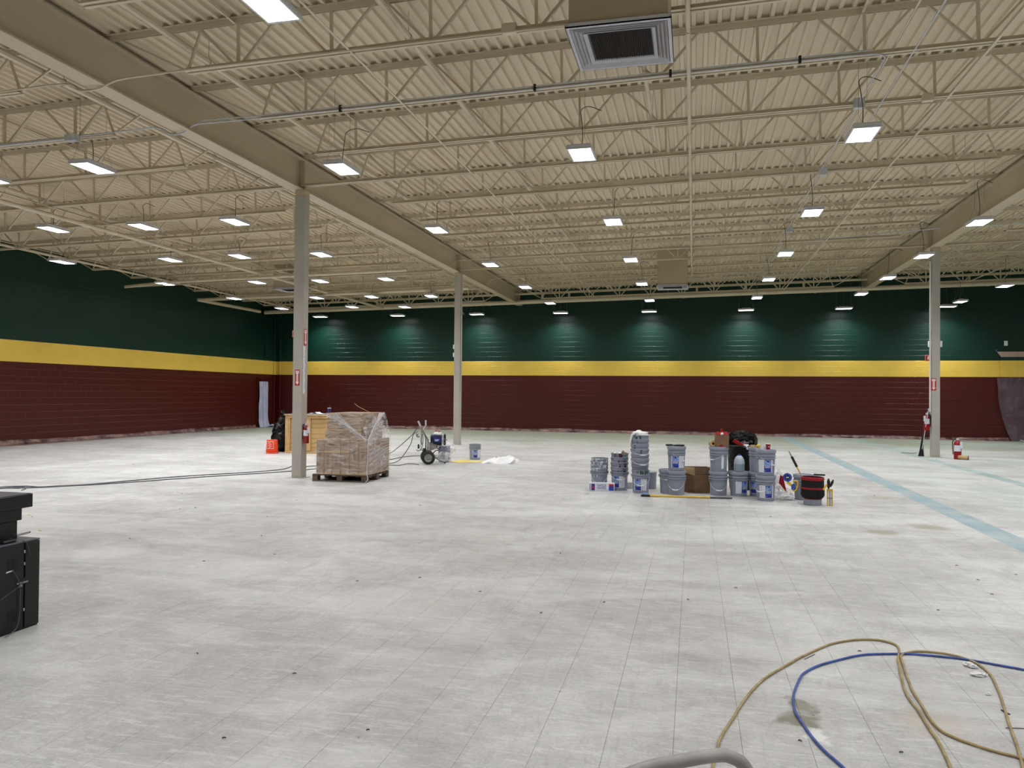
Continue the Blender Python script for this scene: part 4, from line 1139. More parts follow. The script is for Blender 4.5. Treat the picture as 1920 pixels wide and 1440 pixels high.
# stretch film
t = thing('stretch_wrap', 'clear crinkled stretch film wound round the palletised cartons', 'film', P0, PR)
e = .018
fr = MB()
for p_, nu, nv, sd in (((( -.97, -e, .13), (.03, -e, .13), (.03, -e, .76), (-.97, -e, .76)), 26, 18, 1), (((.03, -e, .13), (.03, 1.09, .13), (.03, 1.09, .76), (.03, -e, .76)), 26, 18, 2),
                       (((-.79, .03 - e, .74), (-.09, .03 - e, .74), (-.1, .03 - e, 1.215), (-.78, .03 - e, 1.215)), 20, 12, 3), (((-.09, .03 - e, .74), (-.07, 1.02, .74), (-.07, 1.02, 1.215), (-.1, .03 - e, 1.215)), 20, 12, 4)):
    q_ = patch(*p_, nu, nv, .012, sd, freq=7); fr.add(q_.v, q_.f)
fr.build('wrap_layer', M['film'], t, True)['kind'] = 'stuff'
fr = patch((.025, -e, .73), (.03, 1.09, .74), (-.06, 1.03, 1.2), (-.095, .0, .95), 16, 12, .02, 6, freq=6)
fr.build('stretched_web', M['filmmilky'], t, True)
patch((.03, -e - .004, .62), (.034, .35, .7), (-.06, .8, 1.19), (-.04, .35, 1.12), 10, 14, .02, 16, freq=7).build('milky_band', M['filmmilky'], t, True)
patch((.0, -e - .008, .7), (.02, -e - .008, .78), (-.6, .02 - e, 1.19), (-.76, .02 - e, 1.15), 6, 18, .006, 18, freq=9).build('milky_band', M['filmmilky'], t, True)
patch((.036, .0, .15), (.04, 1.0, .3), (.04, 1.0, .5), (.036, .0, .72), 22, 10, .014, 19, freq=8).build('milky_band', M['filmmilky'], t, True)
for k in range(9):
    s_ = k / 8
    MB().tube([(-.76 + .22 * s_, .03 - e - .004, 1.2 - .05 * (k % 2)), (-.4 + .1 * s_, .0, 1.0 - .03 * s_), (.0, -e - .006, .76 - .03 * s_)], .003 + .004 * (k % 3 == 0), 4).build('film_strand', M['filmstrand'], t)
for k in range(11):
    s_ = k / 10
    MB().tube([(.03, -e, .74 - .06 * s_), (-.02, .4, .98 - .08 * s_), (-.065, .98 - .25 * s_ * (k % 2), 1.2 - .0 * s_)], .004 + .006 * (k % 3 == 0), 4).build('film_strand', M['filmstrand'], t)
for k in range(5):
    MB().tube([(.045, .02, .3 + .09 * k), (.045, .5, .42 + .07 * k), (.045, 1.08, .55 + .04 * k)], .003, 4).build('film_strand', M['filmstrand'], t)
MB().tube(spline([(.03, -e, .7), (.035, -.03, .45), (.02, -.03, .2), (.04, -.04, .06), (.02, -.09, .02)], 4), .006, 5).build('hanging_tail', M['filmstrand'], t, True)
tag(MB().tube(spline([PM @ Vector((-.33, .9, 1.212)), PM @ Vector((-.4, .85, 1.25)), PM @ Vector((-.52, .8, 1.32)), PM @ Vector((-.58, .8, 1.37))], 4), .005, 5).build('strap_end', M['khaki'], None, True), 'pale strap end curling up from the topmost carton', 'strap')

# ---- plywood counter, cup, bag, orange pail ---------------------------------
K0 = G(534, 849.3); KR = R(4)
t = thing('plywood_counter', 'plywood and stud counter behind the left column', 'counter', K0, KR); KH = 1.0; KW = 1.55; KD = .6
MB().rbox(0, .09, 0, .04, 0, KH - .03, .003).build('stud', M['wood'], t)
MB().rbox(.09, .13, .005, .09, 0, KH - .03, .003).build('stud', M['wood'], t)
MB().rbox(.56, .65, 0, .04, .06, KH - .1, .003).build('stud', M['wood'], t)
MB().rbox(.65, .69, .005, .09, .06, KH - .1, .003).build('stud', M['wood'], t)
MB().rbox(KW - .09, KW, 0, .04, 0, KH - .03, .003).build('stud', M['wood'], t)
MB().rbox(.09, KW - .09, 0, .04, KH - .1, KH - .03, .003).build('top_rail', M['wood'], t)
MB().rbox(.0, KW, -.02, .07, 0, .05, .003).build('bottom_plate', M['wood'], t)
MB().box(.01, KW - .01, .045, .06, .05, KH - .03).build('plywood_panel', M['ply'], t)
MB().box(0, .018, .06, KD, 0, KH - .03).build('plywood_side', M['ply'], t)
MB().rbox(-.02, KW + .02, -.03, KD, KH - .03, KH, .004).build('top_board', M['wood'], t)
KM = Matrix.Translation(K0) @ Matrix.Rotation(KR, 4, 'Z')


def kp(x, y, z=KH): return KM @ Vector((x, y, z))


tag(MB().box(-.0, 1.4, .02, .5, 0, .012).build('table_cover', M['purple'], None, loc=kp(.02, 0), rot=(0, 0, KR)), 'violet grey sheet lying flat on the plywood counter', 'sheet')
tag(MB().rbox(0, .12, 0, .2, 0, .03, .004).build('paper_stack', M['paper'], None, loc=kp(.14, .1, KH + .012), rot=(0, 0, KR)), 'small white paper stack on the counter, left of the column', 'paper')
t = thing('open_plans', 'open white drawing sheets on the counter right of the column', 'paper', kp(.6, .08, KH + .012), KR)
mb = MB(); n_ = 12
mb.add([(i / n_ * .42, y_, .008 + .045 * math.exp(-((i / n_ - .38) / .12) ** 2) + .02 * math.exp(-((i / n_ - .1) / .1) ** 2)) for y_ in (0, .3) for i in range(n_ + 1)], [(i, i + 1, i + n_ + 2, i + n_ + 1) for i in range(n_)])
mb.build('sheet', M['paper'], t, True); MB().box(-.02, .4, .0, .32, 0, .006).build('sheet', M['paper'], t)
g_ = atY(617.5, 772, kp(.9, .3).y)
t = thing('drink_cup', 'blue paper cup with white lid and straw on the counter', 'cup', (g_.x, g_.y, KH + .012))
MB().lathe([(0, 0), (.036, 0), (.046, .15), (0, .15)], 20).build('cup_wall', M['motorblue'], t, True)
MB().lathe([(0, .16), (.048, .158), (.05, .15), (.048, .145)], 20).build('lid', M['white'], t, True)
MB().tube([(0, 0, .155), (.01, 0, .2), (.022, 0, .235)], .005, 6).build('straw', M['red'], t, True)
q = base_pt(521, 848, .2)
t = thing('rubbish_bag', 'full black bin bag leaning on the left end of the counter', 'bag', (q.x + .06, q.y + .1, 0), 0)
MB().blob((0, 0, .4), .26, .24, .42, seed=11, n=28, m=20, amp=.3).build('bag_body', M['bag'], t, True)
MB().blob((.07, 0, .78), .16, .14, .2, seed=12, n=20, m=14, amp=.4, flat=False).tube([(.06, 0, .9), (.04, 0, 1.0), (.0, .02, 1.08)], [.07, .03, .06], 9).build('gathered_neck', M['bag'], t, True)
q = base_pt(510, 851, .15)
t = thing('orange_pail', 'orange pail with a white slanted store emblem, upside down', 'bucket', (q.x, q.y, 0), face(q.x, q.y))
MB().lathe([(.152, 0), (.157, .003), (.157, .02), (.15, .024), (.15, .06), (.157, .064), (.157, .074), (.148, .078), (.132, .345), (.128, .35), (0, .35)], 32).build('pail_wall', M['orange'], t, True)


def orad(z): return .148 - (.016) * (z - .078) / .267 + .002


am = -112
for nm, a0, a1, z0, z1, mm_, of in (('white_square', am - 36, am + 36, .13, .31, 'signwhite', .0), ('orange_field', am - 33, am + 33, .14, .30, 'orange', .0012)):
    MB().lathe([(orad(z0) + of, z0), (orad(z1) + of, z1)], 10, None, R(a0), R(a1)).build(nm, M[mm_], t)
rt = R(am + 90)
for s_, zz_, dx_ in (('THE', .268, -.018), ('HOME', .225, .0), ('DEPOT', .178, .014)):
    aa = R(am) ; px_, py_ = (orad(zz_) + .006) * math.cos(aa), (orad(zz_) + .006) * math.sin(aa)
    o_ = text(s_, .045, M['signwhite'], t, (px_ + dx_ * math.cos(rt), py_ + dx_ * math.sin(rt), zz_), rot=(R(90), R(-38), rt), sx=.75)
MB().tube(spline([(.155 * math.cos(x_), .155 * math.sin(x_), .045 - .035 * math.sin(k * math.pi / 10)) for k, x_ in enumerate([R(-180 + 18 * k) for k in range(11)])], 2), .003, 5).build('bail_handle', M['white'], t, True)

# ---- paint sprayer ----------------------------------------------------------
s0 = G(802, 871); sf = face(s0.x, s0.y); dS = (s0 - CAM).dot(CF); SS = dS / FPX
t = thing('paint_sprayer', 'airless paint sprayer on a two-wheeled cart with blue motor', 'sprayer', s0, sf)
SPR = t


def S(px, py, y=0.0): return Vector(((px - 802) * SS, y, (871 - py) * SS))


for nm, c_, yy_ in (('near', S(803, 858.3), -.02), ('far', S(800.5, 858.3), .42)):
    wm = Matrix.Translation((c_.x, yy_, .148)) @ Matrix.Rotation(R(90), 4, 'X')
    wt = MB().lathe([(.085, -.03), (.13, -.033), (.148, -.02), (.148, .02), (.13, .033), (.085, .03), (.085, -.03)], 28, wm).build('wheel', M['rubber'], t, True)
    MB().lathe([(0, .028), (.025, .032), (.03, .015), (.06, .012), (.078, .024), (.086, .03), (.086, -.03), (.03, -.02), (0, -.03)], 24, wm).build('hub', M['steel'], wt, True)
MB().tube([(S(803, 0).x, .42, .148), (S(803, 0).x, -.02, .148)], .012, 8).build('axle', M['steel'], t, True)
gr = spline([S(783.5, 790, -.02), S(786, 796, -.0), S(789, 803, .02), S(790, 812, .03), S(789, 826, .03), S(790.5, 834, .03)], 4)
MB().tube(gr, .017, 9).build('left_handle', M['steel'], t, True)
MB().tube(spline([S(783.3, 789.6, -.02), S(785, 793, -.02), S(787.5, 799, 0)], 3), .02, 9).build('left_grip', M['galv'], t, True)
MB().tube(spline([S(797.4, 789, .38), S(797.4, 800, .38), S(795, 804, .36), S(791, 810, .3), S(789, 818, .25)], 4), .015, 9).build('right_handle', M['steel'], t, True)
MB().tube([S(797.4, 789, .38), S(797.4, 799.5, .38)], .018, 9).build('right_grip', M['galv'], t, True)
MB().bar(S(790.5, 806, .05), S(802, 825, .05), .05, .035).bar(S(802, 824, .05), S(802, 850, .05), .05, .04, (1, 0, 0)).build('near_frame_rail', M['steel'], t)
MB().bar(S(790.5, 806, .35), S(799, 825, .35), .03, .03).bar(S(798, 824, .35), S(798, 848, .35), .03, .03, (1, 0, 0)).build('far_frame_rail', M['steel'], t)
MB().prism([((804 - 802) * SS, (871 - 830) * SS), ((819 - 802) * SS, (871 - 834) * SS), ((819 - 802) * SS, (871 - 841) * SS), ((804.5 - 802) * SS, (871 - 846.5) * SS)], .02, .34).build('deck_plate', M['steel'], t)
MB().rbox(S(806.5, 0).x, S(827.5, 0).x, .0, .3, S(0, 830).z, S(0, 815.5).z, .02).build('motor_shroud', M['motorblue'], t)
MB().rbox(S(813, 0).x, S(825, 0).x, -.004, .001, S(0, 828).z, S(0, 821.5).z, .001).build('name_panel', M['darkblue'], t)
mb = MB()
for k in range(3): mb.box(S(814.5, 0).x, S(823 - k, 0).x, -.006, -.004, S(0, 824.5 + k * 1.3).z, S(0, 823.9 + k * 1.3).z)
mb.build('pale_text_lines', M['label'], t)['kind'] = 'stuff'
MB().rbox(S(807.5, 0).x, S(811.5, 0).x, -.01, .02, S(0, 828.5).z, S(0, 820).z, .004).build('fan_cover', M['black'], t)
MB().rbox(S(811, 0).x, S(828, 0).x, .02, .28, S(0, 835.5).z, S(0, 829.5).z, .01).build('gear_case', M['black'], t)
MB().rbox(S(827.5, 0).x, S(831.5, 0).x, .02, .26, S(0, 834).z, S(0, 814).z, .008).build('pump_housing', M['galv'], t)
MB().rbox(S(831, 0).x, S(835.5, 0).x, .04, .24, S(0, 835).z, S(0, 814.5).z, .015).build('control_box', M['black'], t)
for k in range(4): MB().lathe([(0, -.01), (.012, -.01), (.012, .01), (0, .012)], 8, Matrix.Translation(S(829 + (k % 2) * 4, 819 + 4 * k, .0)) @ Matrix.Rotation(R(90), 4, 'X')).build('knob', M['steel'], t)
MB().tube([S(834, 826, .03), S(837.5, 824, .0)], .012, 6).build('valve', M['steel'], t, True)
MB().tube(spline([S(819, 835, .0), S(820, 841, -.02), S(826, 838, -.02), S(823, 843, -.03), S(816, 845, -.02), S(812, 850, .0)], 4), .011, 7).build('suction_hose', M['black'], t, True)
MB().tube([S(814, 856, .05), S(824, 862.5, .05), S(835, 866, .05)], .026, 9).build('foot_tube', M['steel'], t, True)
MB().tube([S(814, 856, .3), S(824, 862.5, .3), S(835, 866, .3)], .02, 9).build('foot_tube', M['steel'], t, True)
MB().lathe([(0, -.02), (.022, -.02), (.022, .02), (0, .02)], 10, Matrix.Translation(S(834, 867.5, .05)) @ Matrix.Rotation(R(90), 4, 'X')).build('foot_pad', M['rubber'], t, True)
MB().tube(spline([S(815, 858, 0), S(817, 853, -.02), S(821, 854, -.02), S(822, 859, 0)], 4), .006, 5).build('wire_loop', M['steel'], t, True)
MB().tube([S(780.5, 843, 0), S(783, 845.5, 0), S(788, 844, 0), S(797, 843, .05)], .012, 7).build('hose_hook', M['steel'], t, True)
MB().rbox(S(791.5, 0).x, S(799, 0).x, .02, .15, S(0, 846.5).z, S(0, 841).z, .01).build('bracket', M['black'], t)
t = thing('spray_gun', 'spray gun hanging by its hose on the sprayer cart handle', 'tool', s0, sf)
MB().tube(spline([S(789.5, 812, -.03), S(788, 826, -.05), S(789, 834, -.05), S(786, 840, -.05)], 4), .011, 6).build('hose_end', M['galv'], t, True)
MB().rbox(S(783, 0).x, S(786, 0).x, -.07, -.04, S(0, 841).z, S(0, 832.5).z, .004).build('gun_body', M['black'], t)
MB().tube(spline([S(792, 813, -.04), S(792.5, 828, -.06), S(791, 838, -.06), S(788, 843, -.05)], 4), .009, 6).build('short_hose', M['hose'], t, True)
MB().tube(spline([S(784, 812.5, -.03), S(781.5, 814, -.04), S(782, 818, -.04), S(786, 818.5, -.03)], 4), .022, 7).build('filter', M['steel'], t, True)
for nm, lab, m, c_, r3, sd in (('crumpled_bag', 'white plastic bag lying on the blue sprayer motor', 'cloth', S(820, 817.5, .06), (.1, .08, .04), 3), ('crumpled_rag', 'pinkish crumpled rag on top of the sprayer', 'rag', S(820, 811.5, .12), (.06, .05, .045), 4), ('screw_cap', 'black cap lying on the sprayer motor', 'black', S(814, 812, .12), (.045, .03, .02), 5)):
    mw = Matrix.Translation(s0) @ Matrix.Rotation(sf, 4, 'Z')
    c2 = mw @ c_; c2.z = (871 - 815.5) * SS + r3[2] * .6 if nm != 'crumpled_rag' else (871 - 815.5) * SS + .07
    tag(MB().blob((0, 0, 0), *r3, seed=sd, flat=False, amp=.45).build(nm, M[m], None, True, loc=c2), lab, 'rag' if nm != 'screw_cap' else 'cap')
# pail under the pump with bag
qp = base_pt(832.5, 866.5, RB)
pail(qp, 'open grey pail under the sprayer pump', lid=False, lab=(-30, 'r'))
t = thing('plastic_bag', 'clear plastic bag draped on the sprayer pail', 'bag', (qp.x, qp.y, 0), face(qp.x, qp.y))
MB().blob((.12, -.02, .32), .14, .12, .12, seed=22, n=24, m=16, amp=.35, flat=False).blob((.02, -.1, .12), .15, .1, .14, seed=23, n=24, m=16, amp=.35).build('film', M['bagfilm'], t, True)
qg = base_pt(890.5, 862, RB)
pail(qg, 'single grey pail with label, standing right of the paint sprayer', lid=False, lab=(-68, 'l'), handle=(.17, 80), group=None)
pts = [G(847, 864.5), G(858, 862.8), G(872, 862.2), G(886, 863.5), G(910, 864.8), G(906, 866.6), G(882, 867.2), G(862, 867.8), G(848, 866.8)]
tag(MB().add([(p_.x, p_.y, .001) for p_ in pts] + [(p_.x, p_.y, .004) for p_ in pts], [tuple(range(9, 18))] + [(i, (i + 1) % 9, (i + 1) % 9 + 9, i + 9) for i in range(9)]).build('yellow_sheet', M['yellowcloth'], None), 'flat yellow sheet on the floor in front of the single pail', 'sheet')
qc = G(940, 868)
t = thing('drop_cloth', 'crumpled white drop cloth heaped on the floor', 'cloth', qc, face(qc.x, qc.y))
nx_, ny_ = 44, 26; vs = []
for j in range(ny_ + 1):
    for i in range(nx_ + 1):
        u, v = 2 * i / nx_ - 1, 2 * j / ny_ - 1; r_ = math.sqrt(u * u + v * v)
        p_ = Vector((u * .42, v * .3, 0)); k_ = max(0, 1 - max(abs(u), abs(v)) ** 3)
        hgt = k_ * (.085 + .055 * (u + .6)) * (1 + .55 * mnz.noise(p_ * 9 + Vector((3, 1, 0)))) + k_ * .03 * mnz.noise(p_ * 24)
        q_ = 1 - .25 * mnz.noise(Vector((u * 1.5, v * 1.5, 4))) * r_
        sq = 1 / max(1, r_ ** .8)
        vs.append((p_.x * q_ * sq * 1.05, p_.y * q_ * sq, max(.002, hgt)))
MB().add(vs, [(j * (nx_ + 1) + i, j * (nx_ + 1) + i + 1, (j + 1) * (nx_ + 1) + i + 1, (j + 1) * (nx_ + 1) + i) for j in range(ny_) for i in range(nx_)]).build('cloth_heap', M['cloth'], t, True)


# ---- cables and hoses on the floor -------------------------------------------
def hose(name, label, px, r, m, cat='hose', n=6, sub=8, extra=None):
    pts = [G(x, y) for x, y in px] if not extra else px
    p2 = spline(pts, sub)
    wob = [Vector((.004 * mnz.noise(p_ * 5), .004 * mnz.noise(p_ * 5 + Vector((9, 0, 0))), 0)) for p_ in p2]
    return tag(MB().tube([p_ + w_ + Vector((0, 0, r + .001)) if not extra else p_ for p_, w_ in zip(p2, wob)], r, n).build(name, M[m], None, True), label, cat)


hose('air_line', 'upper grey hose running from the left edge behind the column', [(-60, 920), (0, 914.5), (20, 913.2), (50, 912.5), (75, 913.8), (110, 912), (160, 909.5), (230, 903.5), (310, 896.5), (380, 891.5), (450, 887.5), (520, 882), (540, 878), (548, 875.5), (575, 875), (590, 874.3), (640, 873.5), (700, 873), (732, 872.8), (748, 873.2), (764, 870.5), (776, 870.6), (785, 872.4)], .0085, 'hose')
hose('air_line', 'lower grey hose running from the left edge past the column', [(-60, 923), (0, 917), (40, 915.8), (75, 915), (120, 912.5), (180, 909.5), (260, 904), (340, 898), (420, 892.5), (500, 887.5), (547, 884), (575, 881.5), (590, 880), (650, 876), (700, 866), (732, 862.2), (750, 858.5), (770, 856), (788, 855.2)], .0085, 'hose')
hose('hose_loop', 'small flat loop of hose behind the black cabinet', [(14, 914.5), (24, 913), (40, 913), (46, 914.5), (36, 916.3), (22, 916), (14, 914.5), (22, 913.8), (40, 914.4), (48, 917), (40, 920)], .007, 'hose')
A_ = G(700, 862); B_ = G(700, 868); mw = Matrix.Translation(s0) @ Matrix.Rotation(sf, 4, 'Z')
for lab, px1, tail in (('upper hose arching from the sprayer handle down behind the cartons', [(783, 803), (778, 808), (773, 815), (757, 830), (744, 841), (732, 849)], (700, 862)),
                       ('lower hose curving from the sprayer handle to the floor by the pallet', [(784, 810), (777, 812), (774, 818), (771, 830), (764, 843), (753, 858), (745, 865), (732, 869)], (705, 872))):
    e_ = G(*tail); m_ = len(px1); pts = []
    for i, (x_, y_) in enumerate(px1):
        d_ = ray(x_, y_); f0 = dS; p0 = CAM + d_ * dS; fl_ = G(x_, max(y_, 846)); s_ = (i / (m_ - 1)) ** 2
        # depth slides from the cart to just behind the pallet
        dd = dS * (1 - s_) + (e_ - CAM).dot(CF) * s_
        p_ = CAM + d_ * dd; p_.z = max(p_.z, .02); pts.append(p_)
    pts.append(Vector((e_.x, e_.y, .011)))
    hose('spray_hose', lab, pts, .009, 'hose', extra=True)
hose('air_hose', 'long tan air hose looping across the near floor at right', [(1330, 1480), (1345, 1402), (1352, 1385), (1379, 1341), (1395, 1316), (1413, 1294), (1430, 1278), (1452, 1263), (1478, 1248), (1504, 1233), (1530, 1221), (1558, 1210), (1600, 1202), (1640, 1201.5), (1665, 1206), (1680, 1212), (1686, 1222), (1684, 1240), (1688, 1262), (1695, 1290), (1706, 1315), (1722, 1335), (1738, 1362), (1757, 1391), (1772, 1420), (1785, 1450), (1800, 1490)], .0068, 'tan', sub=8, n=8)
hose('air_hose', 'second tan air hose crossing under the blue one, ending at right', [(1960, 1445), (1915, 1425), (1860, 1410), (1800, 1390), (1765, 1373), (1745, 1352), (1728, 1325), (1712, 1298), (1700, 1270), (1692, 1245), (1690, 1232), (1700, 1226), (1720, 1223.5), (1750, 1225), (1785, 1230), (1825, 1243), (1850, 1260), (1866, 1282), (1880, 1320), (1893, 1360), (1905, 1395), (1918, 1440), (1925, 1480)], .0068, 'tan', sub=8, n=8)
hose('air_hose', 'blue air hose curving round the wet stain at lower right', [(1640, 1500), (1578, 1440), (1545, 1410), (1515, 1375), (1495, 1345), (1489, 1330), (1488, 1310), (1495, 1285), (1505, 1267), (1530, 1252), (1570, 1240), (1620, 1230), (1690, 1228), (1740, 1231), (1790, 1236), (1830, 1242), (1870, 1249), (1920, 1258), (1990, 1272)], .0068, 'bluehose', sub=8, n=8)
for i, (x_, y_, s_) in enumerate(((1817, 1250, .02), (1812, 1247, .012), (1832, 1268, .02), (1845, 1268, .014), (1853, 1303, .01), (1826, 1253, .016))):
    p_ = G(x_, y_)
    tag(MB().blob((0, 0, s_ * .6), s_ * 1.5, s_, s_ * .7, seed=i + 40, amp=.7, n=10, m=6).build('crumpled_paper', M['cloth'], None, loc=p_), 'small crumpled white scrap under the blue hose at right, %s' % ('leftmost', 'next to leftmost', 'lower left', 'lower right', 'lowest', 'upper right')[i], 'scrap')
hose('floor_stick', 'thin dark sliver on the floor right of the tan hose', [(1508, 1237), (1527, 1227.5)], .002, 'debris', 'scrap', n=4, sub=2)
hose('floor_hook', 'small black bent hook on the floor at the right edge', [(1877, 1332), (1882, 1335), (1888, 1338), (1894, 1341)], .003, 'black', 'scrap', n=5, sub=3)
hose('floor_stick', 'thin dark sliver at the right edge of the floor', [(1886, 1366), (1935, 1368)], .002, 'debris', 'scrap', n=4, sub=2)
# scraps: each a small bent flake
scr = [(333, 923), (341, 926), (366, 952), (337, 955), (501, 969.5), (556, 938), (382, 1053), (490, 1005), (788, 948), (787, 1084), (552, 1264), (1051, 1038), (1445, 969), (1380, 1103), (1290, 1125), (1794, 1061), (1834, 1088), (1860, 1115), (1759, 1145), (1612, 1222), (1690, 1412), (250, 871), (352, 866), (430, 858), (101, 866), (515, 1040), (670, 1090), (900, 1110), (1015, 1150), (1133, 1130), (243, 1010), (60, 970), (1905, 1078), (1525, 905), (1529, 887), (1640, 930), (1500, 1390), (370, 1226), (420, 1385), (690, 1370)]
for i, (x_, y_) in enumerate(scr):
    p_ = G(x_, y_); s_ = rnd.uniform(.005, .008) + .0006 * (p_ - CAM).length
    o_ = MB().bar((-s_, 0, .004), (0, s_ * .3, .006), .005, .004).bar((0, s_ * .3, .006), (s_, rnd.uniform(-.005, .005), .004), .004, .004).build('floor_scrap', M['debris'], None, loc=p_, rot=(0, 0, rnd.uniform(-.8, .8)))
    tag(o_, 'tiny dark scrap lying on the open floor', 'scrap', 'tiny scraps on the floor')
for i, (x_, y_) in enumerate(((75, 995), (55, 966))):
    tag(MB().bar((-.02, 0, .004), (.02, .0, .004), .014, .003).build('yellow_scrap', M['yellow'], None, loc=G(x_, y_), rot=(0, 0, .3 * i)), 'tiny yellow scrap right of the black cabinet, %s' % ('lower', 'upper')[i], 'scrap')

# ---- foreground bent handle ------------------------------------------------
dh = 1.12
pts = [CAM + ray(x_, y_) * dh for x_, y_ in ((1130, 1470), (1212, 1440), (1275, 1427), (1345, 1416), (1372, 1420), (1396, 1437), (1425, 1490))]
a, b = pts[0], pts[-1]
pts = [Vector((a.x - .05, a.y - .02, .05)), Vector((a.x - .05, a.y - .02, .8))] + pts + [Vector((b.x + .01, b.y, .8)), Vector((b.x + .01, b.y, .05))]
t = thing('hand_truck', 'worn grey bent tube handle rising at the bottom edge', 'hand truck', (pts[0].x, pts[0].y, 0))
o_ = Vector((pts[0].x, pts[0].y, 0))
MB().tube([p_ - o_ for p_ in [pts[0], pts[1]] + spline(pts[2:9], 6) + [pts[9], pts[10]]], .0098, 14).build('bent_tube', M['dulltube'], t, True)
xb = (pts[-1] - o_).x
MB().rbox(-.02, xb + .02, -.02, .22, 0, .012, .004).build('toe_plate', M['steel'], t)
MB().tube([(0, 0, .06), (xb, (pts[-1] - o_).y, .06)], .012, 8).build('axle', M['steel'], t, True)
for x_ in (-.05, xb + .05):
    MB().lathe([(.0, -.02), (.08, -.02), (.1, -.012), (.1, .012), (.08, .02), (0, .02)], 20, Matrix.Translation((x_, -.06, .1)) @ Matrix.Rotation(R(90), 4, 'Y')).build('wheel', M['rubber'], t, True)

# ---- black cabinet and terminal at left edge ---------------------------------
EX = -4.27; EY1 = 4.29; EY0 = 3.45
t = thing('metal_cabinet', 'black vented metal cabinet at the left edge of the floor', 'cabinet', (EX, EY1, 0)); EH = .578
MB().rbox(-.66, 0, EY0 - EY1, 0, .0, EH - .012, .004).build('body', M['blackmetal'], t)
MB().rbox(-.67, .004, EY0 - EY1, .004, EH - .012, EH, .003).build('top_panel', M['blacktop'], t)
MB().rbox(-.004, .009, -.115, -.003, .012, EH - .014, .002).build('end_door', M['blackmetal'], t)
MB().rbox(-.004, .007, EY0 - EY1 + .004, -.125, .012, EH - .014, .002).build('side_door', M['blackmetal'], t)
for z0, z1 in ((.4, .47), (.07, .14)):
    for k in range(9):
        zz_ = z0 + (z1 - z0) * k / 8
        for y0_, y1_ in ((-.245, -.215), (-.21, -.17)): MB().bar((.008, y0_, zz_), (.008, y1_, zz_), .004, .0035).build('vent_slat', M['black'], t)
MB().rbox(.006, .014, -.18, -.095, .305, .315, .001).rbox(.006, .014, -.165, -.14, .285, .31, .001).build('latch_bracket', M['steel'], t)
for zz_ in (.5, .42, .12): MB().rbox(.006, .012, -.125, -.119, zz_, zz_ + .02, .001).build('hinge', M['galv'], t)
MB().bar((.009, -.26, .4), (.009, -.21, .405), .004, .008).build('white_tag', M['white'], t)
MB().tube(spline([(.012, -.22, .41), (.02, -.19, .36), (.02, -.165, .3), (.018, -.16, .2), (.02, -.165, .1), (.03, -.2, .03), (.05, -.3, .006)], 5), .0028, 5).build('dangling_cable', M['hose'], t, True)
MB().tube(spline([(.014, -.3, .24), (.03, -.22, .28), (.03, -.16, .31), (.02, -.13, .34)], 5), .0025, 5).build('side_cable', M['hose'], t, True)
MB().tube(spline([(.0, -.13, EH + .004), (.02, -.12, EH - .01), (.02, -.1, EH - .06), (.018, -.09, EH - .1)], 5), .0022, 5).build('thin_cable', M['hose'], t, True)
t = thing('black_terminal', 'stepped black machine sitting on the black cabinet', 'machine', (-4.36, 4.25, EH))
z = [EH, .705, .785, .885]
MB().rbox(-.6, -.0, -.85, -.045, 0, .125, .004).build('base_tier', M['blackmetal'], t)
MB().rbox(-.62, .01, -.85, -.02, .125, .205, .004).build('middle_tier', M['blackmetal'], t)
MB().rbox(-.66, .03, -.87, .045, .205, .295, .004).build('top_tier', M['blackmetal'], t)
MB().box(-.65, .02, -.86, .035, .295, .298).build('top_panel', M['blacktop'], t)
t = thing('coiled_cable', 'thin grey cable bundle lying on top of the black cabinet', 'cable', (-4.34, 4.17, EH + .004))
MB().tube(spline([(-.1, -.02, .012), (-.02, 0, .02), (.03, .01, .03), (.08, .03, .045), (.075, .035, .05), (.02, .01, .035), (-.05, -.01, .02), (.0, -.03, .01), (.04, -.03, .015)], 5), .0025, 5).build('cable', M['hose'], t, True)
tag(MB().rbox(-.09, .06, -.12, .0, 0, .018, .006).build('power_brick', M['black'], None, loc=(-4.40, 4.15, EH + .001)) if False else MB().rbox(-.03, .03, -.1, .0, 0, .018, .006).build('power_brick', M['black'], None, loc=(-4.315, 4.13, EH + .001)), 'flat black power brick on the black cabinet', 'adapter')


# ---- signs, extinguishers, things on columns ----------------------------------
def arrow_sign(label, loc, rz, w_, h):
    t = thing('arrow_sign', label, 'sign', loc, rz)
    MB().box(-w_ / 2, w_ / 2, -.003, 0, -h / 2, h / 2).build('red_plate', M['signred'], t)
    s_ = w_
    MB().prism([(-.36 * s_, .44 * h), (.36 * s_, .44 * h), (.36 * s_, .27 * h), (.2 * s_, .25 * h), (.2 * s_, -.27 * h), (.4 * s_, -.27 * h), (0, -.46 * h), (-.4 * s_, -.27 * h), (-.2 * s_, -.27 * h), (-.2 * s_, .25 * h), (-.36 * s_, .27 * h)], -.0045, -.003).build('white_arrow', M['signwhite'], t)
    text('FIRE', w_ * .3, M['signred'], t, (0, -.0048, .355 * h), sx=.85)
    for k, ch in enumerate('EXTINGUISHER'): pass
    text('EXTINGUISHER', w_ * .24, M['signred'], t, (0, -.0048, -.02 * h), rot=(R(90), R(90), 0), sx=.9)
    return t


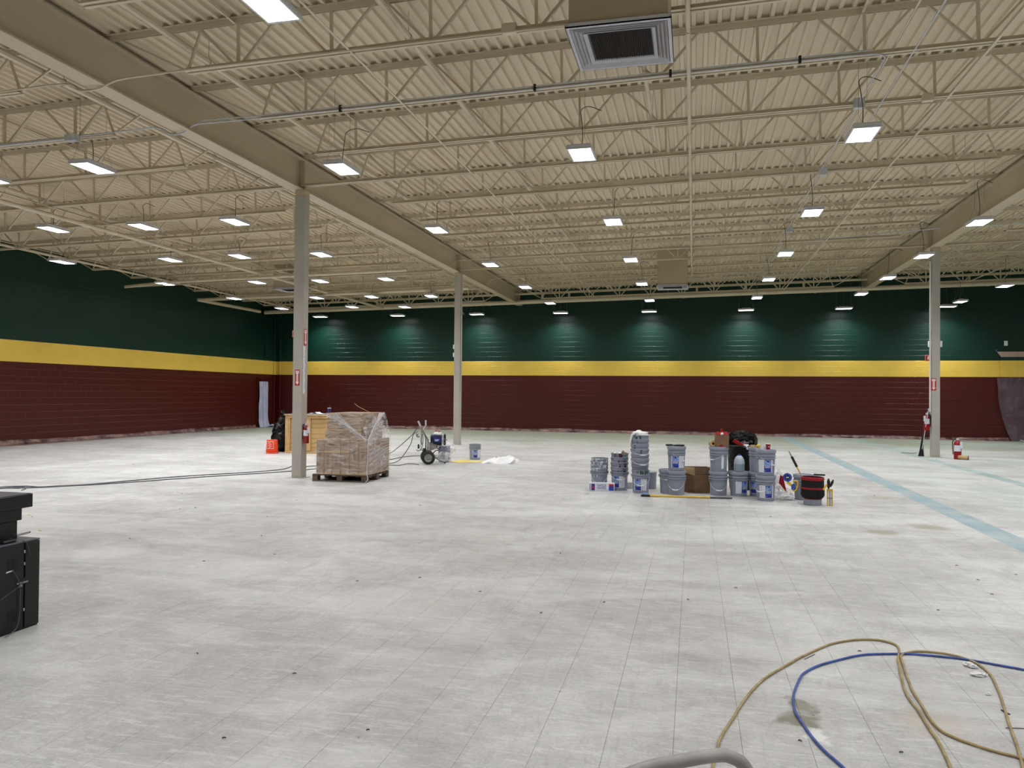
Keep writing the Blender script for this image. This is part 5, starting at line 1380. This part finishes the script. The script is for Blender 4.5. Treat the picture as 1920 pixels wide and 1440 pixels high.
yf = 12.86 - .098
p_ = atY(557.6, 708, yf); hS = (atY(557.6, 693.3, yf) - atY(557.6, 723, yf)).z
arrow_sign('red sign with white down arrow low on the front of the left column', (p_.x, yf, p_.z), 0, .09, hS)
xf = -7.07 + .098
p_ = atX(572.6, 632.5, xf); hS = (atX(572.6, 617, xf) - atX(572.6, 648, xf)).z
arrow_sign('red sign with white down arrow high on the left column side', (xf, p_.y, p_.z), R(90), .1, hS)
p0, p1 = atX(570.5, 649, xf), atX(569.5, 738, xf)
t = thing('paper_strip', 'torn white paper strip down the side of the left column', 'paper', (xf, 12.86, p1.z))
mb = MB(); nn = 24; hS = p0.z - p1.z
for k in range(nn):
    y0_ = -.075 + .012 * mnz.noise(Vector((k * .9, 0, 0))); y1_ = -.01 + .04 * mnz.noise(Vector((k * .7, 5, 0)))
    mb.box(0, .0015, y0_, y1_, hS * k / nn, hS * (k + 1) / nn)
mb.build('strip', M['label'], t)
mb = MB()
for k in range(14): mb.box(.0015, .002, -.05, -.046 + .004 * (k % 3), .1 + k * .05, .13 + k * .05)
mb.build('grey_marks', M['galv'], t)['kind'] = 'stuff'


def flag_sign(label, loc, w_, h):
    t = thing('picture_sign', label, 'sign', loc)
    MB().box(-w_, 0, -.003, .003, -h / 2, h / 2).build('red_plate', M['signred'], t)
    MB().box(-w_ + .008, -.008, -.0045, -.003, h / 2 - .02, h / 2 - .012).box(-w_ + .008, -w_ + .014, -.0045, -.003, -h / 2 + .012, h / 2 - .012).build('white_border', M['signwhite'], t)
    MB().prism([(-w_ * .6, -h * .3), (-w_ * .35, -h * .3), (-w_ * .35, h * .15), (-w_ * .45, h * .28), (-w_ * .55, h * .28), (-w_ * .6, h * .15)], -.0045, -.003).prism([(-w_ * .55, h * .28), (-w_ * .3, h * .3), (-w_ * .25, h * .1), (-w_ * .28, h * .1), (-w_ * .33, h * .24), (-w_ * .5, h * .22)], -.0045, -.003).build('white_pictogram', M['signwhite'], t)
    return t


p_ = atY(546, 626, 12.9)
flag_sign('small red fire extinguisher pictogram sign projecting behind the left column', (-7.07 - .096, 12.9, p_.z), .1, .135)
p_ = atY(1737, 671, 22.45)
flag_sign('small red pictogram sign projecting left of the right column', (6.25 - .096, 22.42, p_.z), .16, .165)
yf3 = 22.45 - .098
p_ = atY(1750.7, 720.5, yf3)
arrow_sign('red sign with white down arrow on the right column', (p_.x, yf3, p_.z), 0, .12, .325)
for px_, sx_ in ((1737, -1), (1761, 1)):
    p_ = atY(px_, 645, 22.45)
    t = thing('wall_speaker', 'small white box fixed %s of the right column' % ('left' if sx_ < 0 else 'right'), 'speaker', (6.25 + sx_ * .13, 22.45, p_.z))
    MB().rbox(-.033, .033, -.05, .05, -.08, .08, .006).build('case', M['white'], t)
for k, (px_, py_) in enumerate(((849.5, 650), (849.5, 665))):
    p_ = atY(px_, py_, 22.57)
    tag(MB().rbox(-.03, .03, -.03, .03, -.07, .06, .005).build('small_switch_box', M['white'], None, loc=(-7.07 - .125, 22.57, p_.z)), 'small white box on the left edge of the middle column, %s' % ('upper', 'lower')[k], 'box')
p_ = atY(868, 587, 22.57)
t = thing('hook_bracket', 'small grey hook bracket on the right side of the middle column', 'bracket', (-7.07 + .1, 22.57, p_.z))
MB().rbox(0, .03, -.02, .02, -.06, .06, .004).build('plate', M['galv'], t)
MB().tube(spline([(.02, 0, 0), (.07, 0, .0), (.08, 0, -.03), (.06, 0, -.05)], 3), .005, 5).build('hook', M['galv'], t)
# conduit up right column left side
t = thing('conduit', 'pale conduit running up the left side of the right column', 'conduit', (6.25 - .125, 22.42, 1.2))
MB().tube([(0, 0, 0), (0, 0, 4.0)], .022, 8).build('tube', M['white'], t, True)
t = thing('conduit', 'pale conduit running up the right side of the middle column', 'conduit', (-7.07 + .112, 22.5, 1.6))
MB().tube([(0, 0, 0), (0, 0, 3.4)], .012, 8).build('tube', M['column'], t, True)


def extinguisher(label, loc, rz, r_, h, tagside=1, bracket=None, hose_side=-1):
    t = thing('fire_extinguisher', label, 'extinguisher', loc, rz)
    MB().lathe([(0, .002), (r_ * .85, 0), (r_, .01), (r_, h * .8), (r_ * .85, h * .9), (r_ * .4, h * .96), (r_ * .3, h)], 24).build('cylinder', M['red'], t, True)
    MB().lathe([(r_ + .001, h * .42), (r_ + .001, h * .74)], 12, None, R(-150), R(-30)).build('instruction_label', M['label'], t)
    MB().lathe([(r_ * .35, h), (r_ * .4, h + .02), (r_ * .25, h + .04), (0, h + .04)], 14).build('valve', M['galv'], t, True)
    MB().bar((-.02, 0, h + .045), (r_ * 1.2, 0, h + .075), .02, .008).bar((-.02, 0, h + .03), (r_ * 1.1, 0, h + .028), .018, .007).build('lever', M['galv'], t)
    MB().lathe([(0, 0), (.018, 0), (.018, .012), (0, .012)], 14, Matrix.Translation((0, -r_ * .4, h + .02)) @ Matrix.Rotation(R(90), 4, 'X')).build('gauge', M['glassgauge'], t, True)
    s_ = hose_side
    MB().tube(spline([(s_ * r_ * .3, 0, h + .02), (s_ * (r_ + .02), 0, h * .95), (s_ * (r_ + .02), -.01, h * .5), (s_ * (r_ + .012), -.01, h * .25)], 4), .011, 7).build('discharge_hose', M['black'], t, True)
    MB().rbox(*sorted((tagside * r_ * .6, tagside * (r_ + .025))), -r_ - .006, -r_ - .003, h * .58, h * .92, .001).build('inspection_tag', M['paper'], t)
    if bracket: MB().box(*bracket).build('wall_bracket', M['black'], t)
    return t


pb = atX(571.5, 831.5, xf + .06)
extinguisher('slim red extinguisher hanging on the side of the left column', (xf + .062, 12.82, pb.z), R(12), .052, .33, 1, (-.062, -.05, -.02, .02, .25, .34), -1)
pb = atY(1733, 807, 22.42)
extinguisher('red extinguisher with white tag hanging left of the right column', (6.25 - .2, 22.45, pb.z), 0, .07, .42, -1, (.07, .105, -.02, .02, .25, .38), 1)
pb = base_pt(1795.5, 861.5, .09)
extinguisher('red fire extinguisher standing on the floor right of the right column', (pb.x, pb.y, 0), face(pb.x, pb.y), .088, .49, 1, None, -1)
q = G(1807, 862.3)
t = thing('cloth_roll', 'tan roll lying on the floor against the standing extinguisher', 'roll', (q.x, q.y + .02, .06), face(q.x, q.y), rot=(0, 0, R(-12)))
MB().tube([(-.12, 0, .01), (-.02, 0, 0), (.09, 0, -.005)], [.04, .055, .05], 14).build('roll', M['khaki'], t, True)
MB().tube([(.09, 0, -.005), (.115, 0, -.005)], .052, 14).build('end_cap', M['hose'], t, True)
# mop / broom leaning on right column
a = G(1727, 855.5); b = atY(1741, 766, 22.30)
t = thing('long_brush', 'long-handled black brush leaning on the right column', 'brush', a)
d_ = b - a
MB().tube([d_ * .15, d_], .011, 8).build('handle', M['galv'], t, True)
m = MB(); n = 10; vs = []
for z_, w_ in ((0, .075), (.08, .05), (.2, .03), (.28, .018)):
    for k in range(n): vs.append(Vector((math.cos(2 * math.pi * k / n) * w_, math.sin(2 * math.pi * k / n) * w_ * .5, z_)) + d_ * (z_ / d_.z))
m.add(vs, [(j * n + k, j * n + (k + 1) % n, (j + 1) * n + (k + 1) % n, (j + 1) * n + k) for j in range(3) for k in range(n)] + [tuple(range(n - 1, -1, -1)), tuple(range(3 * n, 4 * n))])
m.build('bristle_head', M['black'], t, True)
hose('floor_stick', 'thin dark rod lying on the floor left of the leaning brush', [(1690, 849.3), (1705, 850.2), (1713, 850.3), (1719, 849.3)], .008, 'hose', 'rod', n=5, sub=3)

# ---- door at the far left corner ---------------------------------------------
XD = XL + .007
y0, y1, zh = 30.22, 31.22, 2.14
d = bpy.data.objects.new('door_1', None); COL.objects.link(d); struct(d); d.location = (XL, y0, 0)
MB().rbox(.0, .05, -.06, 0, 0, zh + .06, .005).build('jamb', M['wall'], d)
MB().rbox(.0, .05, y1 - y0, y1 - y0 + .06, 0, zh + .06, .005).build('jamb', M['wall'], d)
MB().rbox(.0, .05, -.06, y1 - y0 + .06, zh, zh + .06, .005).build('door_head', M['wall'], d)
MB().rbox(.0, .03, 0, y1 - y0, 0, zh, .004).build('door_leaf', M['wall'], d)
MB().rbox(.03, .1, .18, .55, zh - .08, zh - .0, .01).build('door_closer', M['wall'], d)
MB().lathe([(0, 0), (.05, 0), (.05, .05), (.02, .06), (0, .06)], 12, Matrix.Translation((.03, .1, 1.05)) @ Matrix.Rotation(R(90), 4, 'Y')).build('door_handle', M['steel'], d, True)
t = thing('plastic_sheet', 'milky plastic sheet hung over the door in the left corner', 'sheet', (XL + .055, y0, 0))
mb = MB(); nx_, nz_ = 24, 20; vs = []
for j in range(nz_ + 1):
    for i in range(nx_ + 1):
        u, v = i / nx_, j / nz_
        wv = .03 * math.sin(u * 22 + 3 * mnz.noise(Vector((u * 2, v * 2, 0)))) * (.35 + .65 * (1 - v)) + .02 * mnz.noise(Vector((u * 4, v * 5, 2)))
        vs.append((.04 + wv + .12 * max(0, .12 - v) / .12 * .5, .02 + u * (.72 + .1 * (1 - v) ** 3), .01 + v * 2.02))
mb.add(vs, [(j * (nx_ + 1) + i, j * (nx_ + 1) + i + 1, (j + 1) * (nx_ + 1) + i + 1, (j + 1) * (nx_ + 1) + i) for j in range(nz_) for i in range(nx_)])
mb.build('film', M['doorfilm'], t, True)
tag(MB().blob((0, 0, .05), .3, .35, .06, seed=17, n=24, m=10, amp=.6).build('plastic_heap', M['doorfilm'], None, True, loc=(XL + .35, 31.2, 0)), 'crumpled plastic on the floor at the far left corner', 'sheet')
# service pipes in the corner
for x_, y_, z1, lab in ((XL + .04, 31.55, 5.2, 'thin painted pipe beside the corner on the left wall'), (XL + .25, YB - .05, 5.3, 'thin painted pipe beside the corner on the back wall')):
    tag(MB().tube([(x_, y_, .02), (x_, y_, z1)], .02, 8).build('corner_pipe', M['wall'], None, True), lab, 'pipe')
p_ = atX(499, 663, XL + .05)
t = thing('electrical_box', 'small dark green electrical box above the corner door', 'box', (XL + .01, p_.y, p_.z))
MB().rbox(0, .09, -.09, .09, -.13, .13, .01).build('case', M['wall'], t)
MB().tube([(.04, 0, .13), (.04, 0, 1.8)], .014, 6).build('feed_tube', M['wall'], t, True)
# wall seam and items at right end of back wall
p_ = atY(1886, 643.7, YB - .01)
tag(MB().rbox(-.06, .06, -.012, .0, -.09, .09, .004).build('wall_switch', M['white'], None, loc=(p_.x, YB - .008, p_.z)), 'small white switch plate high on the green wall at right', 'switch')
xs0 = atY(1870, 690, YB - .1).x
t = thing('masking_sheet', 'grey masking film taped over an opening at the right end', 'sheet', (xs0, YB - .03, 0))
nx_, nz_ = 60, 24; vs = []
for j in range(nz_ + 1):
    v = j / nz_; left = .45 * (1 - v) ** 2.2
    for i in range(nx_ + 1):
        u = i / nx_
        vs.append((left + (4.6 - left) * u, -.05 - .09 * abs(mnz.noise(Vector((u * 9, v * 3 + u * 3, 1)))) - .05 * (1 - v) ** 3 + .03 * mnz.noise(Vector((u * 20, v * 8, 0))), .01 + v * 2.32))
MB().add(vs, [(j * (nx_ + 1) + i, j * (nx_ + 1) + i + 1, (j + 1) * (nx_ + 1) + i + 1, (j + 1) * (nx_ + 1) + i) for j in range(nz_) for i in range(nx_)]).build('film', M['darkfilm'], t, True)
t = thing('masking_paper', 'brown masking paper band above the yellow stripe at the right end', 'paper', (xs0, YB - .03, 0))
MB().add([(0.0, -.02, 3.3), (4.6, -.05, 3.3), (4.6, -.06, 3.1), (.15, -.02, 3.09)], [(0, 3, 2, 1)]).build('paper_band', M['maskpaper'], t)
MB().box(.12, 4.6, -.045, -.02, 2.28, 3.1).build('yellow_band', M['wall'], t)
MB().rbox(-.03, .01, -.012, 0, 3.3, 3.38, .001).build('blue_tape_tab', M['tape'], t)
hose('masking_edge', 'loose twisted film edge on the floor below the masking sheet', [(1885, 826), (1897, 824), (1908, 826.5), (1920, 829), (1935, 829)], .03, 'doorfilm', 'film', n=6)

# ---- masking film along the wall feet ------------------------------------------
def foot(name, x0, y0, x1, y1, nrm, h=.13):
    L_ = math.hypot(x1 - x0, y1 - y0); n = int(L_ / .09); ux, uy = (x1 - x0) / L_, (y1 - y0) / L_; vs = []
    prof = ((.012, h), (.02, h * .7), (.05, h * .35), (.07, .02), (.16, .006))
    for i in range(n + 1):
        s_ = L_ * i / n
        for k, (o_, z_) in enumerate(prof):
            q_ = mnz.noise(Vector((s_ * 1.7, k * 2.1, x0))); q2 = mnz.noise(Vector((s_ * .5, 7, y0)))
            oo = o_ * (1 + .6 * q_) + .01; zz_ = z_ * (1 + .5 * q2 + .5 * q_ * (k in (1, 2, 3)))
            vs.append((x0 + ux * s_ + nrm[0] * oo, y0 + uy * s_ + nrm[1] * oo, max(.003, zz_)))
    m = len(prof)
    o = struct(MB().add(vs, [(i * m + k, (i + 1) * m + k, (i + 1) * m + k + 1, i * m + k + 1) for i in range(n) for k in range(m - 1)]).build(name, M['baseplastic'], None, True))
    a_, b_ = (.15, .32)
    MB().add([(x0 + nrm[0] * a_, y0 + nrm[1] * a_, .002), (x1 + nrm[0] * a_, y1 + nrm[1] * a_, .002), (x1 + nrm[0] * b_, y1 + nrm[1] * b_, .002), (x0 + nrm[0] * b_, y0 + nrm[1] * b_, .002)], [(0, 1, 2, 3)]).build('masking_paper_edge', M['basepaper'], o)


foot('baseboard_back', XL + .6, YB - .008, xs0 + .4, YB - .008, (0, -1))
foot('baseboard_left', XL + .008, 5.0, XL + .008, 30.1, (1, 0))
